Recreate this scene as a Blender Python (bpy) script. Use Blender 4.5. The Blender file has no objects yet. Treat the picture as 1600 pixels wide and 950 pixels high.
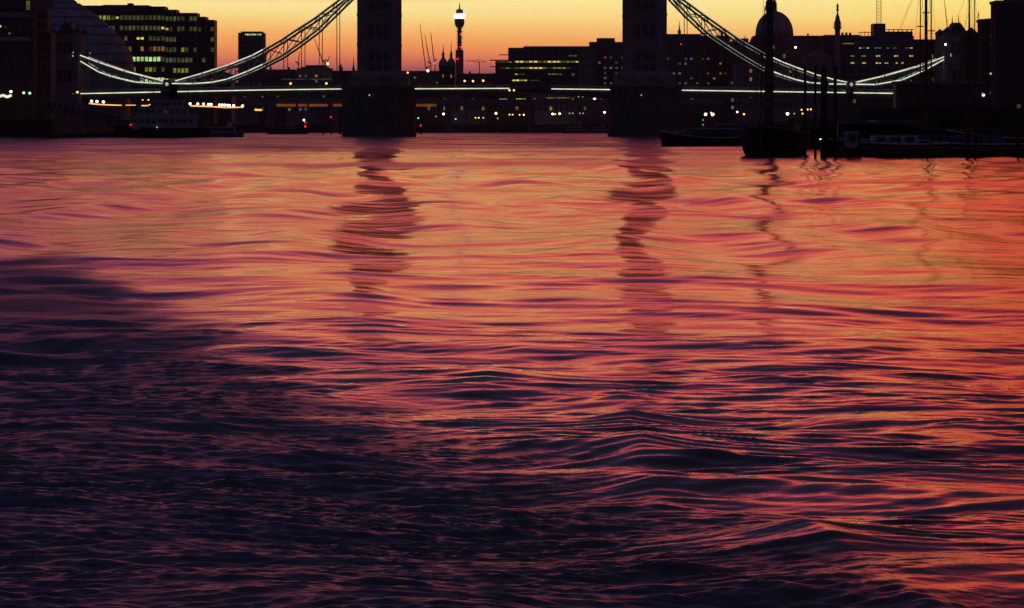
import bpy, math, random
import numpy as np
random.seed(7)
C = bpy.context.scene
COL = C.collection
F = 5400.0      # focal length in pixels of the 1600 px wide photograph
H = 2.6         # eye height above the river, metres
HAZE = 6.0e-5    # haze density per metre
HY = 200.0      # image row of the horizon

# ---------------------------------------------------------------- camera
cd = bpy.data.cameras.new('camera'); cam = bpy.data.objects.new('camera', cd); COL.objects.link(cam)
cd.sensor_width = 36; cd.lens = 36 * F / 1600; cd.shift_y = -(475 - HY) / 1600
cd.clip_start = 0.5; cd.clip_end = 90000
cam.location = (0, 0, H); cam.rotation_euler = (math.radians(90), 0, 0)
C.camera = cam
C.render.resolution_x = 1024; C.render.resolution_y = 608
C.view_settings.view_transform = 'Standard'; C.view_settings.look = 'None'
C.view_settings.exposure = 0.0; C.view_settings.gamma = 1.0
C.cycles.max_bounces = 5; C.cycles.glossy_bounces = 3; C.cycles.diffuse_bounces = 2
C.cycles.use_denoising = True; C.cycles.caustics_reflective = False; C.cycles.caustics_refractive = False
C.cycles.sample_clamp_indirect = 1.0

def lin(r, g, b):
    f = lambda c: (c/255/12.92) if c/255 <= .04045 else ((c/255+.055)/1.055)**2.4
    return (f(r), f(g), f(b), 1)

# ---------------------------------------------------------------- world: dusk sky, the glow just right of the bridge
W = bpy.data.worlds.new('World'); C.world = W; W.use_nodes = True
nt = W.node_tree; nt.nodes.clear()
def nd(t, **k):
    n = nt.nodes.new(t)
    for a, v in k.items(): setattr(n, a, v)
    return n
def math_(op, a, b=None, clamp=False):
    n = nd('ShaderNodeMath', operation=op, use_clamp=clamp)
    for i, v in enumerate((a, b)):
        if v is None: continue
        if isinstance(v, (int, float)): n.inputs[i].default_value = v
        else: nt.links.new(v, n.inputs[i])
    return n.outputs[0]
tc = nd('ShaderNodeTexCoord')
sep = nd('ShaderNodeSeparateXYZ'); nt.links.new(tc.outputs['Generated'], sep.inputs[0])
zc = math_('MAXIMUM', sep.outputs['Z'], 0.0)
# a little soft cloud streaking bends the bands of the gradient
mp = nd('ShaderNodeMapping'); mp.inputs['Scale'].default_value = (2.2, 2.2, 14)
nt.links.new(tc.outputs['Generated'], mp.inputs[0])
nz = nd('ShaderNodeTexNoise'); nz.inputs['Scale'].default_value = 1.6; nz.inputs['Detail'].default_value = 4
nt.links.new(mp.outputs[0], nz.inputs['Vector'])
wob = math_('MULTIPLY', math_('SUBTRACT', nz.outputs['Fac'], 0.5), math_('MULTIPLY', zc, 0.55))
zz = math_('ADD', zc, wob)
t = math_('SQRT', math_('MAXIMUM', zz, 0.0))
ramp = nd('ShaderNodeValToRGB'); nt.links.new(t, ramp.inputs[0])
stops = [(0.000, (96,58,72)), (0.120, (140,80,92)), (0.130, (176,98,95)), (0.138, (214,117,92)), (0.149, (238,146,92)),
         (0.161, (245,172,102)), (0.177, (250,212,132)), (0.192, (253,230,156)), (0.200, (251,205,122)), (0.211, (253,180,108)), (0.232, (255,158,100)), (0.27, (255,142,94)), (0.32, (250,122,104)), (0.37, (222,104,116)),
         (0.43, (146,78,98)), (0.50, (88,66,92)), (0.58, (64,62,86)), (0.70, (54,58,78)), (0.85, (48,52,70)), (1.0, (43,47,64))]
while len(ramp.color_ramp.elements) < len(stops): ramp.color_ramp.elements.new(0.5)
for e, (p, c) in zip(ramp.color_ramp.elements, stops): 
    T = math.exp(-HAZE*min(212/max(p*p, .004), 16000)); e.position = p     # what the haze takes away is given back, less what it adds
    e.color = tuple(max(0, (q-g_*(1-T))/T) for q, g_ in zip(lin(*c)[:3], (.10, .05, .045)))+(1,)
# away from the sunset the sky is plain night blue
az = nd('ShaderNodeVectorMath', operation='DOT_PRODUCT'); nt.links.new(tc.outputs['Generated'], az.inputs[0])
az.inputs[1].default_value = (0.13, 0.9915, 0)
mr = nd('ShaderNodeMapRange', interpolation_type='SMOOTHSTEP'); nt.links.new(az.outputs['Value'], mr.inputs[0])
mr.inputs[1].default_value = 0.62; mr.inputs[2].default_value = 0.99
mix = nd('ShaderNodeMixRGB'); nt.links.new(mr.outputs[0], mix.inputs[0])
mix.inputs[1].default_value = lin(52, 54, 72); nt.links.new(ramp.outputs[0], mix.inputs[2])
# the glow turns from salmon on the left to crimson towards the right
mr2 = nd('ShaderNodeMapRange'); nt.links.new(sep.outputs['X'], mr2.inputs[0])
mr2.inputs[1].default_value = -0.15; mr2.inputs[2].default_value = 0.16
mrz = nd('ShaderNodeMapRange', interpolation_type='SMOOTHSTEP'); nt.links.new(zc, mrz.inputs[0])
mrz.inputs[1].default_value = 0.036; mrz.inputs[2].default_value = 0.062
fac = math_('MULTIPLY', mr2.outputs[0], mrz.outputs[0])
tint = nd('ShaderNodeMixRGB', blend_type='MULTIPLY'); nt.links.new(fac, tint.inputs[0])
nt.links.new(mix.outputs[0], tint.inputs[1]); tint.inputs[2].default_value = (1.0, 0.52, 0.66, 1)
mrg = nd('ShaderNodeMapRange', interpolation_type='SMOOTHSTEP'); nt.links.new(sep.outputs['X'], mrg.inputs[0])
mrg.inputs[1].default_value = 0.06; mrg.inputs[2].default_value = 0.15
tint2 = nd('ShaderNodeMixRGB', blend_type='MULTIPLY'); nt.links.new(mrg.outputs[0], tint2.inputs[0])
mrl = nd('ShaderNodeMapRange', interpolation_type='SMOOTHSTEP'); nt.links.new(sep.outputs['X'], mrl.inputs[0])
mrl.inputs[1].default_value = -0.02; mrl.inputs[2].default_value = -0.15
tint3 = nd('ShaderNodeMixRGB', blend_type='MULTIPLY'); nt.links.new(math_('MULTIPLY', mrl.outputs[0], mrz.outputs[0]), tint3.inputs[0])
nt.links.new(tint.outputs[0], tint3.inputs[1]); tint3.inputs[2].default_value = (.62, .56, .90, 1)
nt.links.new(tint3.outputs[0], tint2.inputs[1]); tint2.inputs[2].default_value = (1.02, 0.97, 0.66, 1)
bg = nd('ShaderNodeBackground'); nt.links.new(tint2.outputs[0], bg.inputs[0]); bg.inputs[1].default_value = 1.0
out = nd('ShaderNodeOutputWorld'); nt.links.new(bg.outputs[0], out.inputs[0])

# ---------------------------------------------------------------- materials
MAT = {}
def mat(name, col, rough=0.8, noise=0.35, scale=0.6, metal=0.0, bump=0.3, coat=0):
    m = bpy.data.materials.new(name); m.use_nodes = True; n = m.node_tree.nodes; l = m.node_tree.links
    b = n['Principled BSDF']; b.inputs['Specular IOR Level'].default_value = .5 if rough < .3 else .12; b.inputs['Roughness'].default_value = rough; b.inputs['Metallic'].default_value = metal
    tcn = n.new('ShaderNodeTexCoord'); tx = n.new('ShaderNodeTexNoise'); tx.inputs['Scale'].default_value = scale; tx.inputs['Detail'].default_value = 5
    l.new(tcn.outputs['Object'], tx.inputs['Vector'])
    r = n.new('ShaderNodeValToRGB'); l.new(tx.outputs['Fac'], r.inputs[0])
    lo = 1 - noise; hi = 1 + noise
    r.color_ramp.elements[0].position = .3; r.color_ramp.elements[1].position = .7
    r.color_ramp.elements[0].color = (col[0]*lo, col[1]*lo, col[2]*lo, 1); r.color_ramp.elements[1].color = (col[0]*hi, col[1]*hi, col[2]*hi, 1)
    l.new(r.outputs[0], b.inputs['Base Color'])
    if bump:
        bp = n.new('ShaderNodeBump'); bp.inputs['Strength'].default_value = bump; bp.inputs['Distance'].default_value = .1
        l.new(tx.outputs['Fac'], bp.inputs['Height']); l.new(bp.outputs[0], b.inputs['Normal'])
    MAT[name] = m; return m
def glow(name, rgb, s):
    m = bpy.data.materials.new(name); m.use_nodes = True; n = m.node_tree.nodes; l = m.node_tree.links
    b = n['Principled BSDF']; b.inputs['Base Color'].default_value = (.05,.05,.05,1)
    # uneven brightness inside a lit room or along a tube
    tcn = n.new('ShaderNodeTexCoord'); tx = n.new('ShaderNodeTexNoise'); tx.inputs['Scale'].default_value = .35; tx.inputs['Detail'].default_value = 3
    gp = n.new('ShaderNodeNewGeometry'); l.new(gp.outputs['Position'], tx.inputs['Vector'])
    r = n.new('ShaderNodeMapRange'); r.inputs[1].default_value = .3; r.inputs[2].default_value = .7; lo_ = .25 if name[:3] == 'win' else .7; r.inputs[3].default_value = s*lo_; r.inputs[4].default_value = s*(2-lo_)*.9
    l.new(tx.outputs['Fac'], r.inputs[0]); l.new(r.outputs[0], b.inputs['Emission Strength'])
    b.inputs['Emission Color'].default_value = lin(*rgb); MAT[name] = m
    if name[:3] == 'win' or name[-5:] == 'strip': m.cycles.emission_sampling = 'NONE'
    return m
mat('granite', (.26,.24,.25), .85, .3, .5); mat('portland', (.30,.29,.27), .85, .25, .4)
mat('pier_stone', (.13,.125,.12), .9, .35, .4)
mat('brick_dark', (.12,.08,.07), .9, .3, .8); mat('concrete', (.22,.21,.21), .85, .2, .4)
mat('slate', (.07,.07,.08), .6, .3, 1.0); mat('lead', (.34,.35,.38), .55, .2, .5)
mat('steel_blue', (.16,.22,.30), .45, .15, 2); mat('steel_dark', (.05,.05,.055), .5, .3, 2)
mat('glass_dark', (.03,.035,.045), .12, .2, .3, bump=.02); mat('glass_facade', (.27,.33,.46), .6, .3, .25, bump=.05)
mat('cladding', (.11,.11,.13), .5, .25, .3); mat('hull_black', (.012,.012,.014), .9, .3, 2); mat('deckhouse_paint', (.34,.40,.50), .8, .2, 1); mat('hull_blue', (.12,.16,.24), .7, .3, 2)
mat('paint_white', (.55,.58,.62), .5, .12, 2); mat('wood', (.12,.08,.05), .8, .4, 3); mat('tar_timber', (.04,.032,.028), .85, .4, 2)
mat('canvas', (.16,.11,.09), .95, .3, 2); mat('rope', (.12,.10,.08), .9, .2, 5); mat('foliage', (.05,.07,.035), .9, .4, .8)
mat('earth', (.06,.055,.05), .95, .3, .1); mat('quay_stone', (.045,.042,.04), .9, .4, .3); mat('riverbed', (.05,.045,.04), .95, .3, .05)
mat('crane_red', (.30,.09,.05), .6, .2, 1)
glow('neon', (238,236,205), 1.15); glow('neon_dim', (222,220,190), .5)
glow('lamp_white', (255,236,200), 5); glow('lamp_warm', (255,180,95), 3); glow('lamp_green', (160,225,150), 2.2)
glow('lamp_red', (240,30,40), 2.2); glow('lamp_teal', (90,200,150), .6); glow('lamp_dim', (200,190,180), .9)
glow('win_green', (160,165,60), .5); glow('win_bright', (190,230,150), 1.0); glow('win_yellow', (235,215,90), .9)
glow('win_warm', (225,160,90), .30); glow('win_cool', (160,190,190), .20); glow('win_faint', (110,122,66), .30); glow('win_pink', (190,130,130), .22)
glow('orange_strip', (200,110,50), .30); glow('gold_strip', (255,185,90), 1.6); glow('beacon', (238,215,255), 3.2); glow('blue_sign', (60,70,200), .5)

# ---------------------------------------------------------------- mesh helpers
class MB:
    def __init__(s): s.v = []; s.f = []; s.mi = []
    def face(s, idx, mi=0): s.f.append(idx); s.mi.append(mi)
    def box(s, x0, x1, y0, y1, z0, z1, mi=0):
        n = len(s.v); s.v += [(x0,y0,z0),(x1,y0,z0),(x1,y1,z0),(x0,y1,z0),(x0,y0,z1),(x1,y0,z1),(x1,y1,z1),(x0,y1,z1)]
        for q in ((3,2,1,0),(4,5,6,7),(0,1,5,4),(1,2,6,5),(2,3,7,6),(3,0,4,7)): s.face([n+i for i in q], mi)
        return s
    def prism(s, poly, z0, z1, mi=0, top=None):
        """poly in xy counter-clockwise, extruded z0..z1; top: other outline of the same length for the upper ring"""
        n = len(s.v); k = len(poly); tp = top or poly
        s.v += [(x,y,z0) for x,y in poly] + [(x,y,z1) for x,y in tp]
        for i in range(k): j = (i+1) % k; s.face([n+i, n+j, n+k+j, n+k+i], mi)
        s.face(list(range(n+k-1, n-1, -1)), mi); s.face(list(range(n+k, n+2*k)), mi); return s
    def slab(s, poly, y0, y1, mi=0):
        """poly in xz (outline seen from the river), extruded y0..y1"""
        n = len(s.v); k = len(poly)
        s.v += [(x,y0,z) for x,z in poly] + [(x,y1,z) for x,z in poly]
        for i in range(k): j = (i+1) % k; s.face([n+j, n+i, n+k+i, n+k+j], mi)
        s.face(list(range(n, n+k)), mi); s.face(list(range(n+2*k-1, n+k-1, -1)), mi); return s
    def lathe(s, prof, cx, cy, n=12, mi=0, rot=0.0, sx=1.0, sy=1.0):
        b = len(s.v)
        for r, z in prof:
            for i in range(n):
                a = 2*math.pi*i/n + rot; s.v.append((cx + sx*r*math.cos(a), cy + sy*r*math.sin(a), z))
        for k in range(len(prof)-1):
            for i in range(n):
                j = (i+1) % n; s.face([b+k*n+i, b+k*n+j, b+(k+1)*n+j, b+(k+1)*n+i], mi)
        s.face([b+i for i in range(n-1,-1,-1)], mi); s.face([b+(len(prof)-1)*n+i for i in range(n)], mi); return s
    def tube(s, p, q, r, r2=None, n=5, mi=0):
        r2 = r if r2 is None else r2
        d = np.array(q, float)-np.array(p, float); L = np.linalg.norm(d)
        if L < 1e-6: return s
        d /= L; a = np.cross(d, (0,0,1) if abs(d[2]) < .9 else (1,0,0)); a /= np.linalg.norm(a); b = np.cross(d, a)
        k = len(s.v)
        for c, rr in ((p, r), (q, r2)):
            for i in range(n):
                t_ = 2*math.pi*i/n; w = np.array(c)+rr*(math.cos(t_)*a+math.sin(t_)*b); s.v.append(tuple(w))
        for i in range(n): j = (i+1) % n; s.face([k+i, k+n+i, k+n+j, k+j], mi)
        s.face([k+i for i in range(n)], mi); s.face([k+n+i for i in range(n-1,-1,-1)], mi); return s
    def path(s, pts, r, n=4, mi=0):
        for a, b in zip(pts, pts[1:]): s.tube(a, b, r, n=n, mi=mi)
        return s
    def ball(s, c, r, mi=0, n=8):
        return s.lathe([(r*math.sin(a), c[2]-r*math.cos(a)) for a in (0.15, .8, 1.57, 2.3, 3.0)], c[0], c[1], n, mi)
    def build(s, name, m, parent=None, base=None, smooth=False):
        o0 = wloc(parent) if parent is not None else (base or (0,0,0))
        me = bpy.data.meshes.new(name)
        me.from_pydata([(x-o0[0], y-o0[1], z-o0[2]) for x,y,z in s.v], [], s.f); 
        ms = m if isinstance(m, (list, tuple)) else [m]
        for k in ms: me.materials.append(MAT[k])
        if len(ms) > 1: me.polygons.foreach_set('material_index', s.mi)
        if smooth: me.polygons.foreach_set('use_smooth', [True]*len(s.f))
        me.update()
        o = bpy.data.objects.new(name, me); COL.objects.link(o)
        if parent is not None: o.parent = parent; LOC[o.name] = o0
        else: o.location = o0; LOC[o.name] = o0
        return o
LOC = {}
def wloc(o): return LOC[o.name]
def tag(o, label=None, cat=None, group=None, kind=None):
    if label: o['label'] = label
    if cat: o['category'] = cat
    if group: o['group'] = group
    if kind: o['kind'] = kind
    return o
def thing(name, label, cat, loc, group=None):
    o = bpy.data.objects.new(name, None); COL.objects.link(o); o.location = loc; o.empty_display_size = 1
    LOC[o.name] = tuple(loc); return tag(o, label, cat, group)
def PX(px, Y): return (px-800)*Y/F
def PZ(py, Y): return H+(HY-py)*Y/F
def sc(Y): return Y/F

# shared window meshes: frame ring proud of the wall, pane set back inside it
WM = {}
def window_mesh(w, h, m):
    key = (round(w,2), round(h,2), m)
    if key in WM: return WM[key]
    b = MB(); t_ = min(.22, w*.1, h*.14)
    b.box(-w/2, w/2, -.25, .05, -h/2, -h/2+t_); b.box(-w/2, w/2, -.25, .05, h/2-t_, h/2)
    b.box(-w/2, -w/2+t_, -.25, .05, -h/2+t_, h/2-t_); b.box(w/2-t_, w/2, -.25, .05, -h/2+t_, h/2-t_)
    b.box(-w/2+t_, w/2-t_, -.12, .04, -h/2+t_, h/2-t_, 1)
    me = bpy.data.meshes.new('window'); me.from_pydata(b.v, [], b.f)
    me.materials.append(MAT['cladding']); me.materials.append(MAT[m]); me.polygons.foreach_set('material_index', b.mi); me.update()
    WM[key] = me; return me
def window(parent, x, y, z, w, h, m, rz=0.0, name='window'):
    o = bpy.data.objects.new(name, window_mesh(w, h, m)); COL.objects.link(o); o.parent = parent
    p = wloc(parent); o.location = (x-p[0], y-p[1], z-p[2])
    if rz: o.rotation_euler = (0, 0, rz)
    return o
def grid(parent, x0, x1, y0, y1, Y, nx, ny, lit=(), prob=0.0, pal=('win_faint',), wf=.68, hf=.6):
    """windows in the px rectangle on the wall at distance Y; lit: {(col,row): material}"""
    lit = dict(lit); s_ = sc(Y); w = (x1-x0)/nx*s_*wf; h = (y1-y0)/ny*s_*hf
    for j in range(ny):
        for i in range(nx):
            m = lit.get((i, j)) or (random.choice(pal) if random.random() < prob else 'glass_dark')
            window(parent, PX(x0+(i+.5)*(x1-x0)/nx, Y), Y, PZ(y0+(j+.5)*(y1-y0)/ny, Y), w, h, m)
def litrow(parent, x0, x1, y, hpx, Y, m, n):
    w = (x1-x0)/n*sc(Y)
    for i in range(n): window(parent, PX(x0+(i+.5)*(x1-x0)/n, Y), Y-.12, PZ(y, Y), w*.94, hpx*sc(Y), m if isinstance(m, str) else random.choice(m))

# ---------------------------------------------------------------- the river: one sheet of real waves
def smooth(a, b, x):
    t_ = np.clip((x-a)/(b-a), 0, 1); return t_*t_*(3-2*t_)
def river():
    rng = np.random.default_rng(11)
    NR, NC = 1180, 1020
    v = np.linspace(1/2250.0, 1/16.5, NR)
    yr = 1/v[::-1]                                     # near -> far, even steps of viewing angle
    yr = np.concatenate([[-300, -60, -12, 2, 8, 12, 14.5], yr, [2600, 3200]])
    u = np.linspace(-1, 1, NC)
    y2 = np.maximum(yr, 6.0)
    hw = 1.3 + .163*y2
    X = hw[:,None]*u[None,:]
    ext = np.array([1.35, 2.2, 5.0])
    side = hw[:,None]*ext[None,:] + np.array([2, 60, 900])[None,:]
    X = np.concatenate([-side[:,::-1], X, side], axis=1).astype(np.float32)
    Y = np.repeat(yr[:,None], X.shape[1], axis=1).astype(np.float32)
    R, K = X.shape
    dY = np.gradient(yr); dY = np.abs(dY).astype(np.float32)
    dX = (hw*2/NC).astype(np.float32)
    fade = np.ones(K, np.float32); fade[:3] = 0; fade[-3:] = 0
    rowfade = np.where((yr > 14.2) & (yr < 2300), 1, 0).astype(np.float32)
    # slow fields that bend and modulate the wave trains
    def field(n, lmin, lmax, seed):
        r = np.random.default_rng(seed); o = np.zeros_like(X)
        for _ in range(n):
            L = math.exp(r.uniform(math.log(lmin), math.log(lmax))); a = r.uniform(0, 2*math.pi)
            o += np.sin(2*math.pi/L*(X*math.cos(a)+Y*math.sin(a))+r.uniform(0, 6.28)).astype(np.float32)
        return o/math.sqrt(n/2)
    wx = field(7, 3, 18, 1)*.20; wy = field(7, 3, 18, 2)*.26
    near = smooth(70, 30, Y)
    XW = X + wx*(.35+.65*smooth(25, 80, Y)); YW = Y + wy
    patch = smooth(-.9, 1.1, field(8, 1.5, 9, 3)*near + field(8, 12, 60, 4)*(1-near))       # where ripples stand
    patch2 = smooth(-.6, 1.3, field(8, .8, 4, 5)*near + field(8, 8, 40, 6)*(1-near))
    # churned water of the boat's own wake, near and to the left
    yb = 27.2 - 3.3*np.clip(X, -8, 8) + np.where(X < -1.5, (-1.5-X)*1.7, 0) + field(8, 1.0, 6, 8)*1.1
    chop = smooth(yb+3.5, yb-4.0, Y)
    # wind ruffled reach in front of the bridge, calm lee under the moored boats to the right
    ruff = smooth(140, 540, Y + field(8, 25, 220, 9)*45) * (1-.75*smooth(12, 60, X)*smooth(900, 300, Y))
    h = np.zeros_like(X)
    def train(n, lmin, lmax, spread, slope, env, mean=math.pi/2, warp=1.0, seed=0):
        nonlocal h
        r = np.random.default_rng(seed); acc = np.zeros_like(X); s1 = slope*math.sqrt(2.0/n)
        for _ in range(n):
            L = math.exp(r.uniform(math.log(lmin), math.log(lmax))); a = mean + r.normal(0, spread)
            kx = 2*math.pi/L*math.cos(a); ky = 2*math.pi/L*math.sin(a); k = 2*math.pi/L
            res = np.minimum(2*math.pi/(abs(ky)+1e-6)/(dY+1e-9), 2*math.pi/(abs(kx)+1e-6)/(dX+1e-9))
            w = (smooth(2.0, 2.9, res)*rowfade).astype(np.float32)
            hot = np.nonzero(w > 0)[0]
            if len(hot) == 0: continue
            sl = slice(hot[0], hot[-1]+1)
            acc[sl] += (s1/k*w[sl])[:,None]*np.sin((kx*XW[sl]+ky*YW[sl]+r.uniform(0, 6.28)).astype(np.float32))
        h += acc*env
    one = np.ones_like(X)
    train(12, 5, 16, .55, .014, one, seed=20)                    # old wash crossing the river
    train(10, 18, 60, .8, .006, one, seed=21)
    train(9, 3.5, 9, .10, .058, smooth(45, 80, Y)*(1-.8*ruff)+.25*smooth(80, 45, Y), mean=0, seed=31)   # wash running down the river
    train(26, 1.6, 5, .45, .014, .35+.9*patch, seed=22)
    train(60, 1.2, 5, .30, .036, smooth(45, 90, Y)*(.5+.8*patch)*(1-.5*ruff), seed=34)
    train(44, .28, 1.3, .30, .075, (.25+1.0*patch)*(1-.3*ruff)*(1-.3*chop)*(1-.68*smooth(31, 52, Y)), seed=23)
    train(64, .13, 2.4, .33, .070, (.5+.6*patch2)*(1-.8*smooth(29, 50, Y)), seed=35)
    train(60, 2.6, 12, .33, .034, smooth(95, 170, Y)*(.5+.7*patch), seed=38)      # the finest ripples each stretch can show
    train(7, 1.1, 2.6, .07, .030, smooth(70, 42, Y), mean=1.02, seed=36)   # arms of the wake, slanting both ways
    train(7, 1.3, 3.0, .07, .030, smooth(70, 42, Y), mean=2.05, seed=37)
    train(20, 8, 40, .35, .05, ruff, seed=33)
    train(30, .12, .40, .4, .07, (.15+1.0*patch2)*smooth(60, 35, Y), seed=24)
    train(44, .22, 1.1, .28, .12, chop*(.35+.8*patch2), seed=25)
    train(44, .06, .26, .30, .32, chop*(.55+.5*patch), seed=26)
    train(24, 1.5, 4.5, .42, .06, chop, seed=27)
    # peaked ridges where two washes meet, with the ripples draped over them
    def ridge(x0, y0, x1, y1, height, half, cusp):
        dx, dy = x1-x0, y1-y0; L2 = dx*dx+dy*dy
        t_ = ((X-x0)*dx+(Y-y0)*dy)/L2; tc_ = np.clip(t_, 0, 1)
        cx = x0+tc_*dx; off = X-cx + .05*np.sin(Y*1.7)
        env = smooth(-.35, .25, t_)*smooth(1.35, .75, t_)
        beat = .55+.45*np.sin(2*math.pi*Y/cusp+1.0)
        return height*env*beat*np.exp(-np.sqrt((off/half)**2+.012))
    h += ridge(.98, 24.5, 1.12, 33.5, .115, .50, 3.1)
    for k_, (L_, sl_) in enumerate(((.62, .07), (.37, .09), (.24, .08))):      # ripples piled up on that crest
        dxx = np.sqrt((XW-1.04)**2+.02)
        h += L_/6.28*sl_*np.exp(-((X-1.04)/1.7)**2)*smooth(22, 25, Y)*smooth(37, 32, Y)*np.sin(6.28/L_*(YW+dxx*.42)+k_)
    h += ridge(2.35, 18.3, 1.75, 23.0, .13, .45, 3.6)
    h += ridge(-.6, 33, .15, 41, .10, .9, 6.0)
    h += ridge(-4.6, 26, -2.2, 34, .10, .8, 4.0)
    h += ridge(-1.8, 44, -2.9, 62, .10, 1.2, 7.5)
    h *= (fade[None,:]*rowfade[:,None])
    co = np.stack([X, Y, h], axis=-1).reshape(-1, 3).astype(np.float32)
    idx = np.arange(R*K, dtype=np.int32).reshape(R, K)
    q = np.stack([idx[:-1,:-1], idx[:-1,1:], idx[1:,1:], idx[1:,:-1]], axis=-1).reshape(-1, 4)
    me = bpy.data.meshes.new('river_water')
    me.vertices.add(R*K); me.vertices.foreach_set('co', co.ravel())
    me.loops.add(q.size); me.loops.foreach_set('vertex_index', q.ravel())
    me.polygons.add(len(q)); me.polygons.foreach_set('loop_start', np.arange(0, q.size, 4, dtype=np.int32))
    me.polygons.foreach_set('use_smooth', np.ones(len(q), bool))
    me.update(calc_edges=True)
    for nm, arr in (('chop', chop), ('ruffle', ruff)):
        a = me.attributes.new(nm, 'FLOAT', 'POINT'); a.data.foreach_set('value', arr.ravel().astype(np.float32))
    m = bpy.data.materials.new('river_water'); m.use_nodes = True; n = m.node_tree.nodes; l = m.node_tree.links
    b = n['Principled BSDF']; b.inputs['Base Color'].default_value = (.07, .10, .15, 1); b.inputs['IOR'].default_value = 1.333
    def mth(op, a_, b_=None):
        k = n.new('ShaderNodeMath'); k.operation = op
        for i, vv in enumerate((a_, b_)):
            if vv is None: continue
            if isinstance(vv, (int, float)): k.inputs[i].default_value = vv
            else: l.new(vv, k.inputs[i])
        return k.outputs[0]
    at = n.new('ShaderNodeAttribute'); at.attribute_name = 'chop'; ar = n.new('ShaderNodeAttribute'); ar.attribute_name = 'ruffle'
    geo = n.new('ShaderNodeNewGeometry'); sp = n.new('ShaderNodeSeparateXYZ'); l.new(geo.outputs['Position'], sp.inputs[0])
    mrr = n.new('ShaderNodeMapRange'); l.new(sp.outputs['Y'], mrr.inputs[0]); mrr.inputs[1].default_value = 25; mrr.inputs[2].default_value = 90
    mp3 = n.new('ShaderNodeMapping'); mp3.inputs['Scale'].default_value = (.05, .028, 1); l.new(geo.outputs['Position'], mp3.inputs[0])
    n3 = n.new('ShaderNodeTexNoise'); n3.inputs['Scale'].default_value = 1; n3.inputs['Detail'].default_value = 5; l.new(mp3.outputs[0], n3.inputs['Vector'])
    n3r = n.new('ShaderNodeMapRange'); l.new(n3.outputs['Fac'], n3r.inputs[0]); n3r.inputs[1].default_value = .36; n3r.inputs[2].default_value = .64; n3r.inputs[3].default_value = .35
    rough = mth('ADD', mth('ADD', mth('ADD', .03, mth('MULTIPLY', mrr.outputs[0], .045)), mth('MULTIPLY', at.outputs['Fac'], .28)), mth('MULTIPLY', mth('MULTIPLY', ar.outputs['Fac'], n3r.outputs[0]), .30))
    l.new(rough, b.inputs['Roughness'])
    mpp = n.new('ShaderNodeMapping'); mpp.inputs['Scale'].default_value = (1, 1.35, 1); l.new(geo.outputs['Position'], mpp.inputs[0])
    n1 = n.new('ShaderNodeTexNoise'); n1.inputs['Scale'].default_value = 9; n1.inputs['Detail'].default_value = 3; l.new(mpp.outputs[0], n1.inputs['Vector'])
    n2 = n.new('ShaderNodeTexNoise'); n2.inputs['Scale'].default_value = 1.6; n2.inputs['Detail'].default_value = 2.5; l.new(mpp.outputs[0], n2.inputs['Vector'])
    hh = mth('ADD', mth('MULTIPLY', n1.outputs['Fac'], mth('ADD', .003, mth('MULTIPLY', at.outputs['Fac'], .012))),
             mth('MULTIPLY', mth('MULTIPLY', n2.outputs['Fac'], mrr.outputs[0]), .014))
    bp = n.new('ShaderNodeBump'); bp.inputs['Strength'].default_value = 1; bp.inputs['Distance'].default_value = 1.0
    l.new(hh, bp.inputs['Height']); l.new(bp.outputs[0], b.inputs['Normal'])
    me.materials.append(m)
    o = bpy.data.objects.new('river_water', me); COL.objects.link(o); tag(o, kind='structure'); return o
river()

# ---------------------------------------------------------------- ground, banks
g = MB().box(-14000, 14000, -3000, 16000, -5, -3.2); tag(g.build('ground', 'riverbed'), kind='structure')
BANK = 5.0
def bank(name, poly, z1=BANK): tag(MB().prism(poly, -3.1, z1).build(name, 'quay_stone'), kind='structure')
bank('left_bank', [(-3000, 968), (PX(84, 968), 968), (PX(120, 1050), 1052), (PX(205, 1300), 1300), (PX(300, 1420), 1420), (PX(310, 1990), 1992), (-3000, 1992)])
bank('far_bank', [(-3000, 1992.5), (3000, 1992.5), (3000, 15900), (-3000, 15900)], 4.6)
bank('right_bank', [(PX(1345, 420), 420), (3000, 420), (3000, 1992), (PX(1150, 1990), 1992), (PX(1130, 1500), 1500), (PX(1395, 1090), 1090), (PX(1400, 700), 700)])

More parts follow.
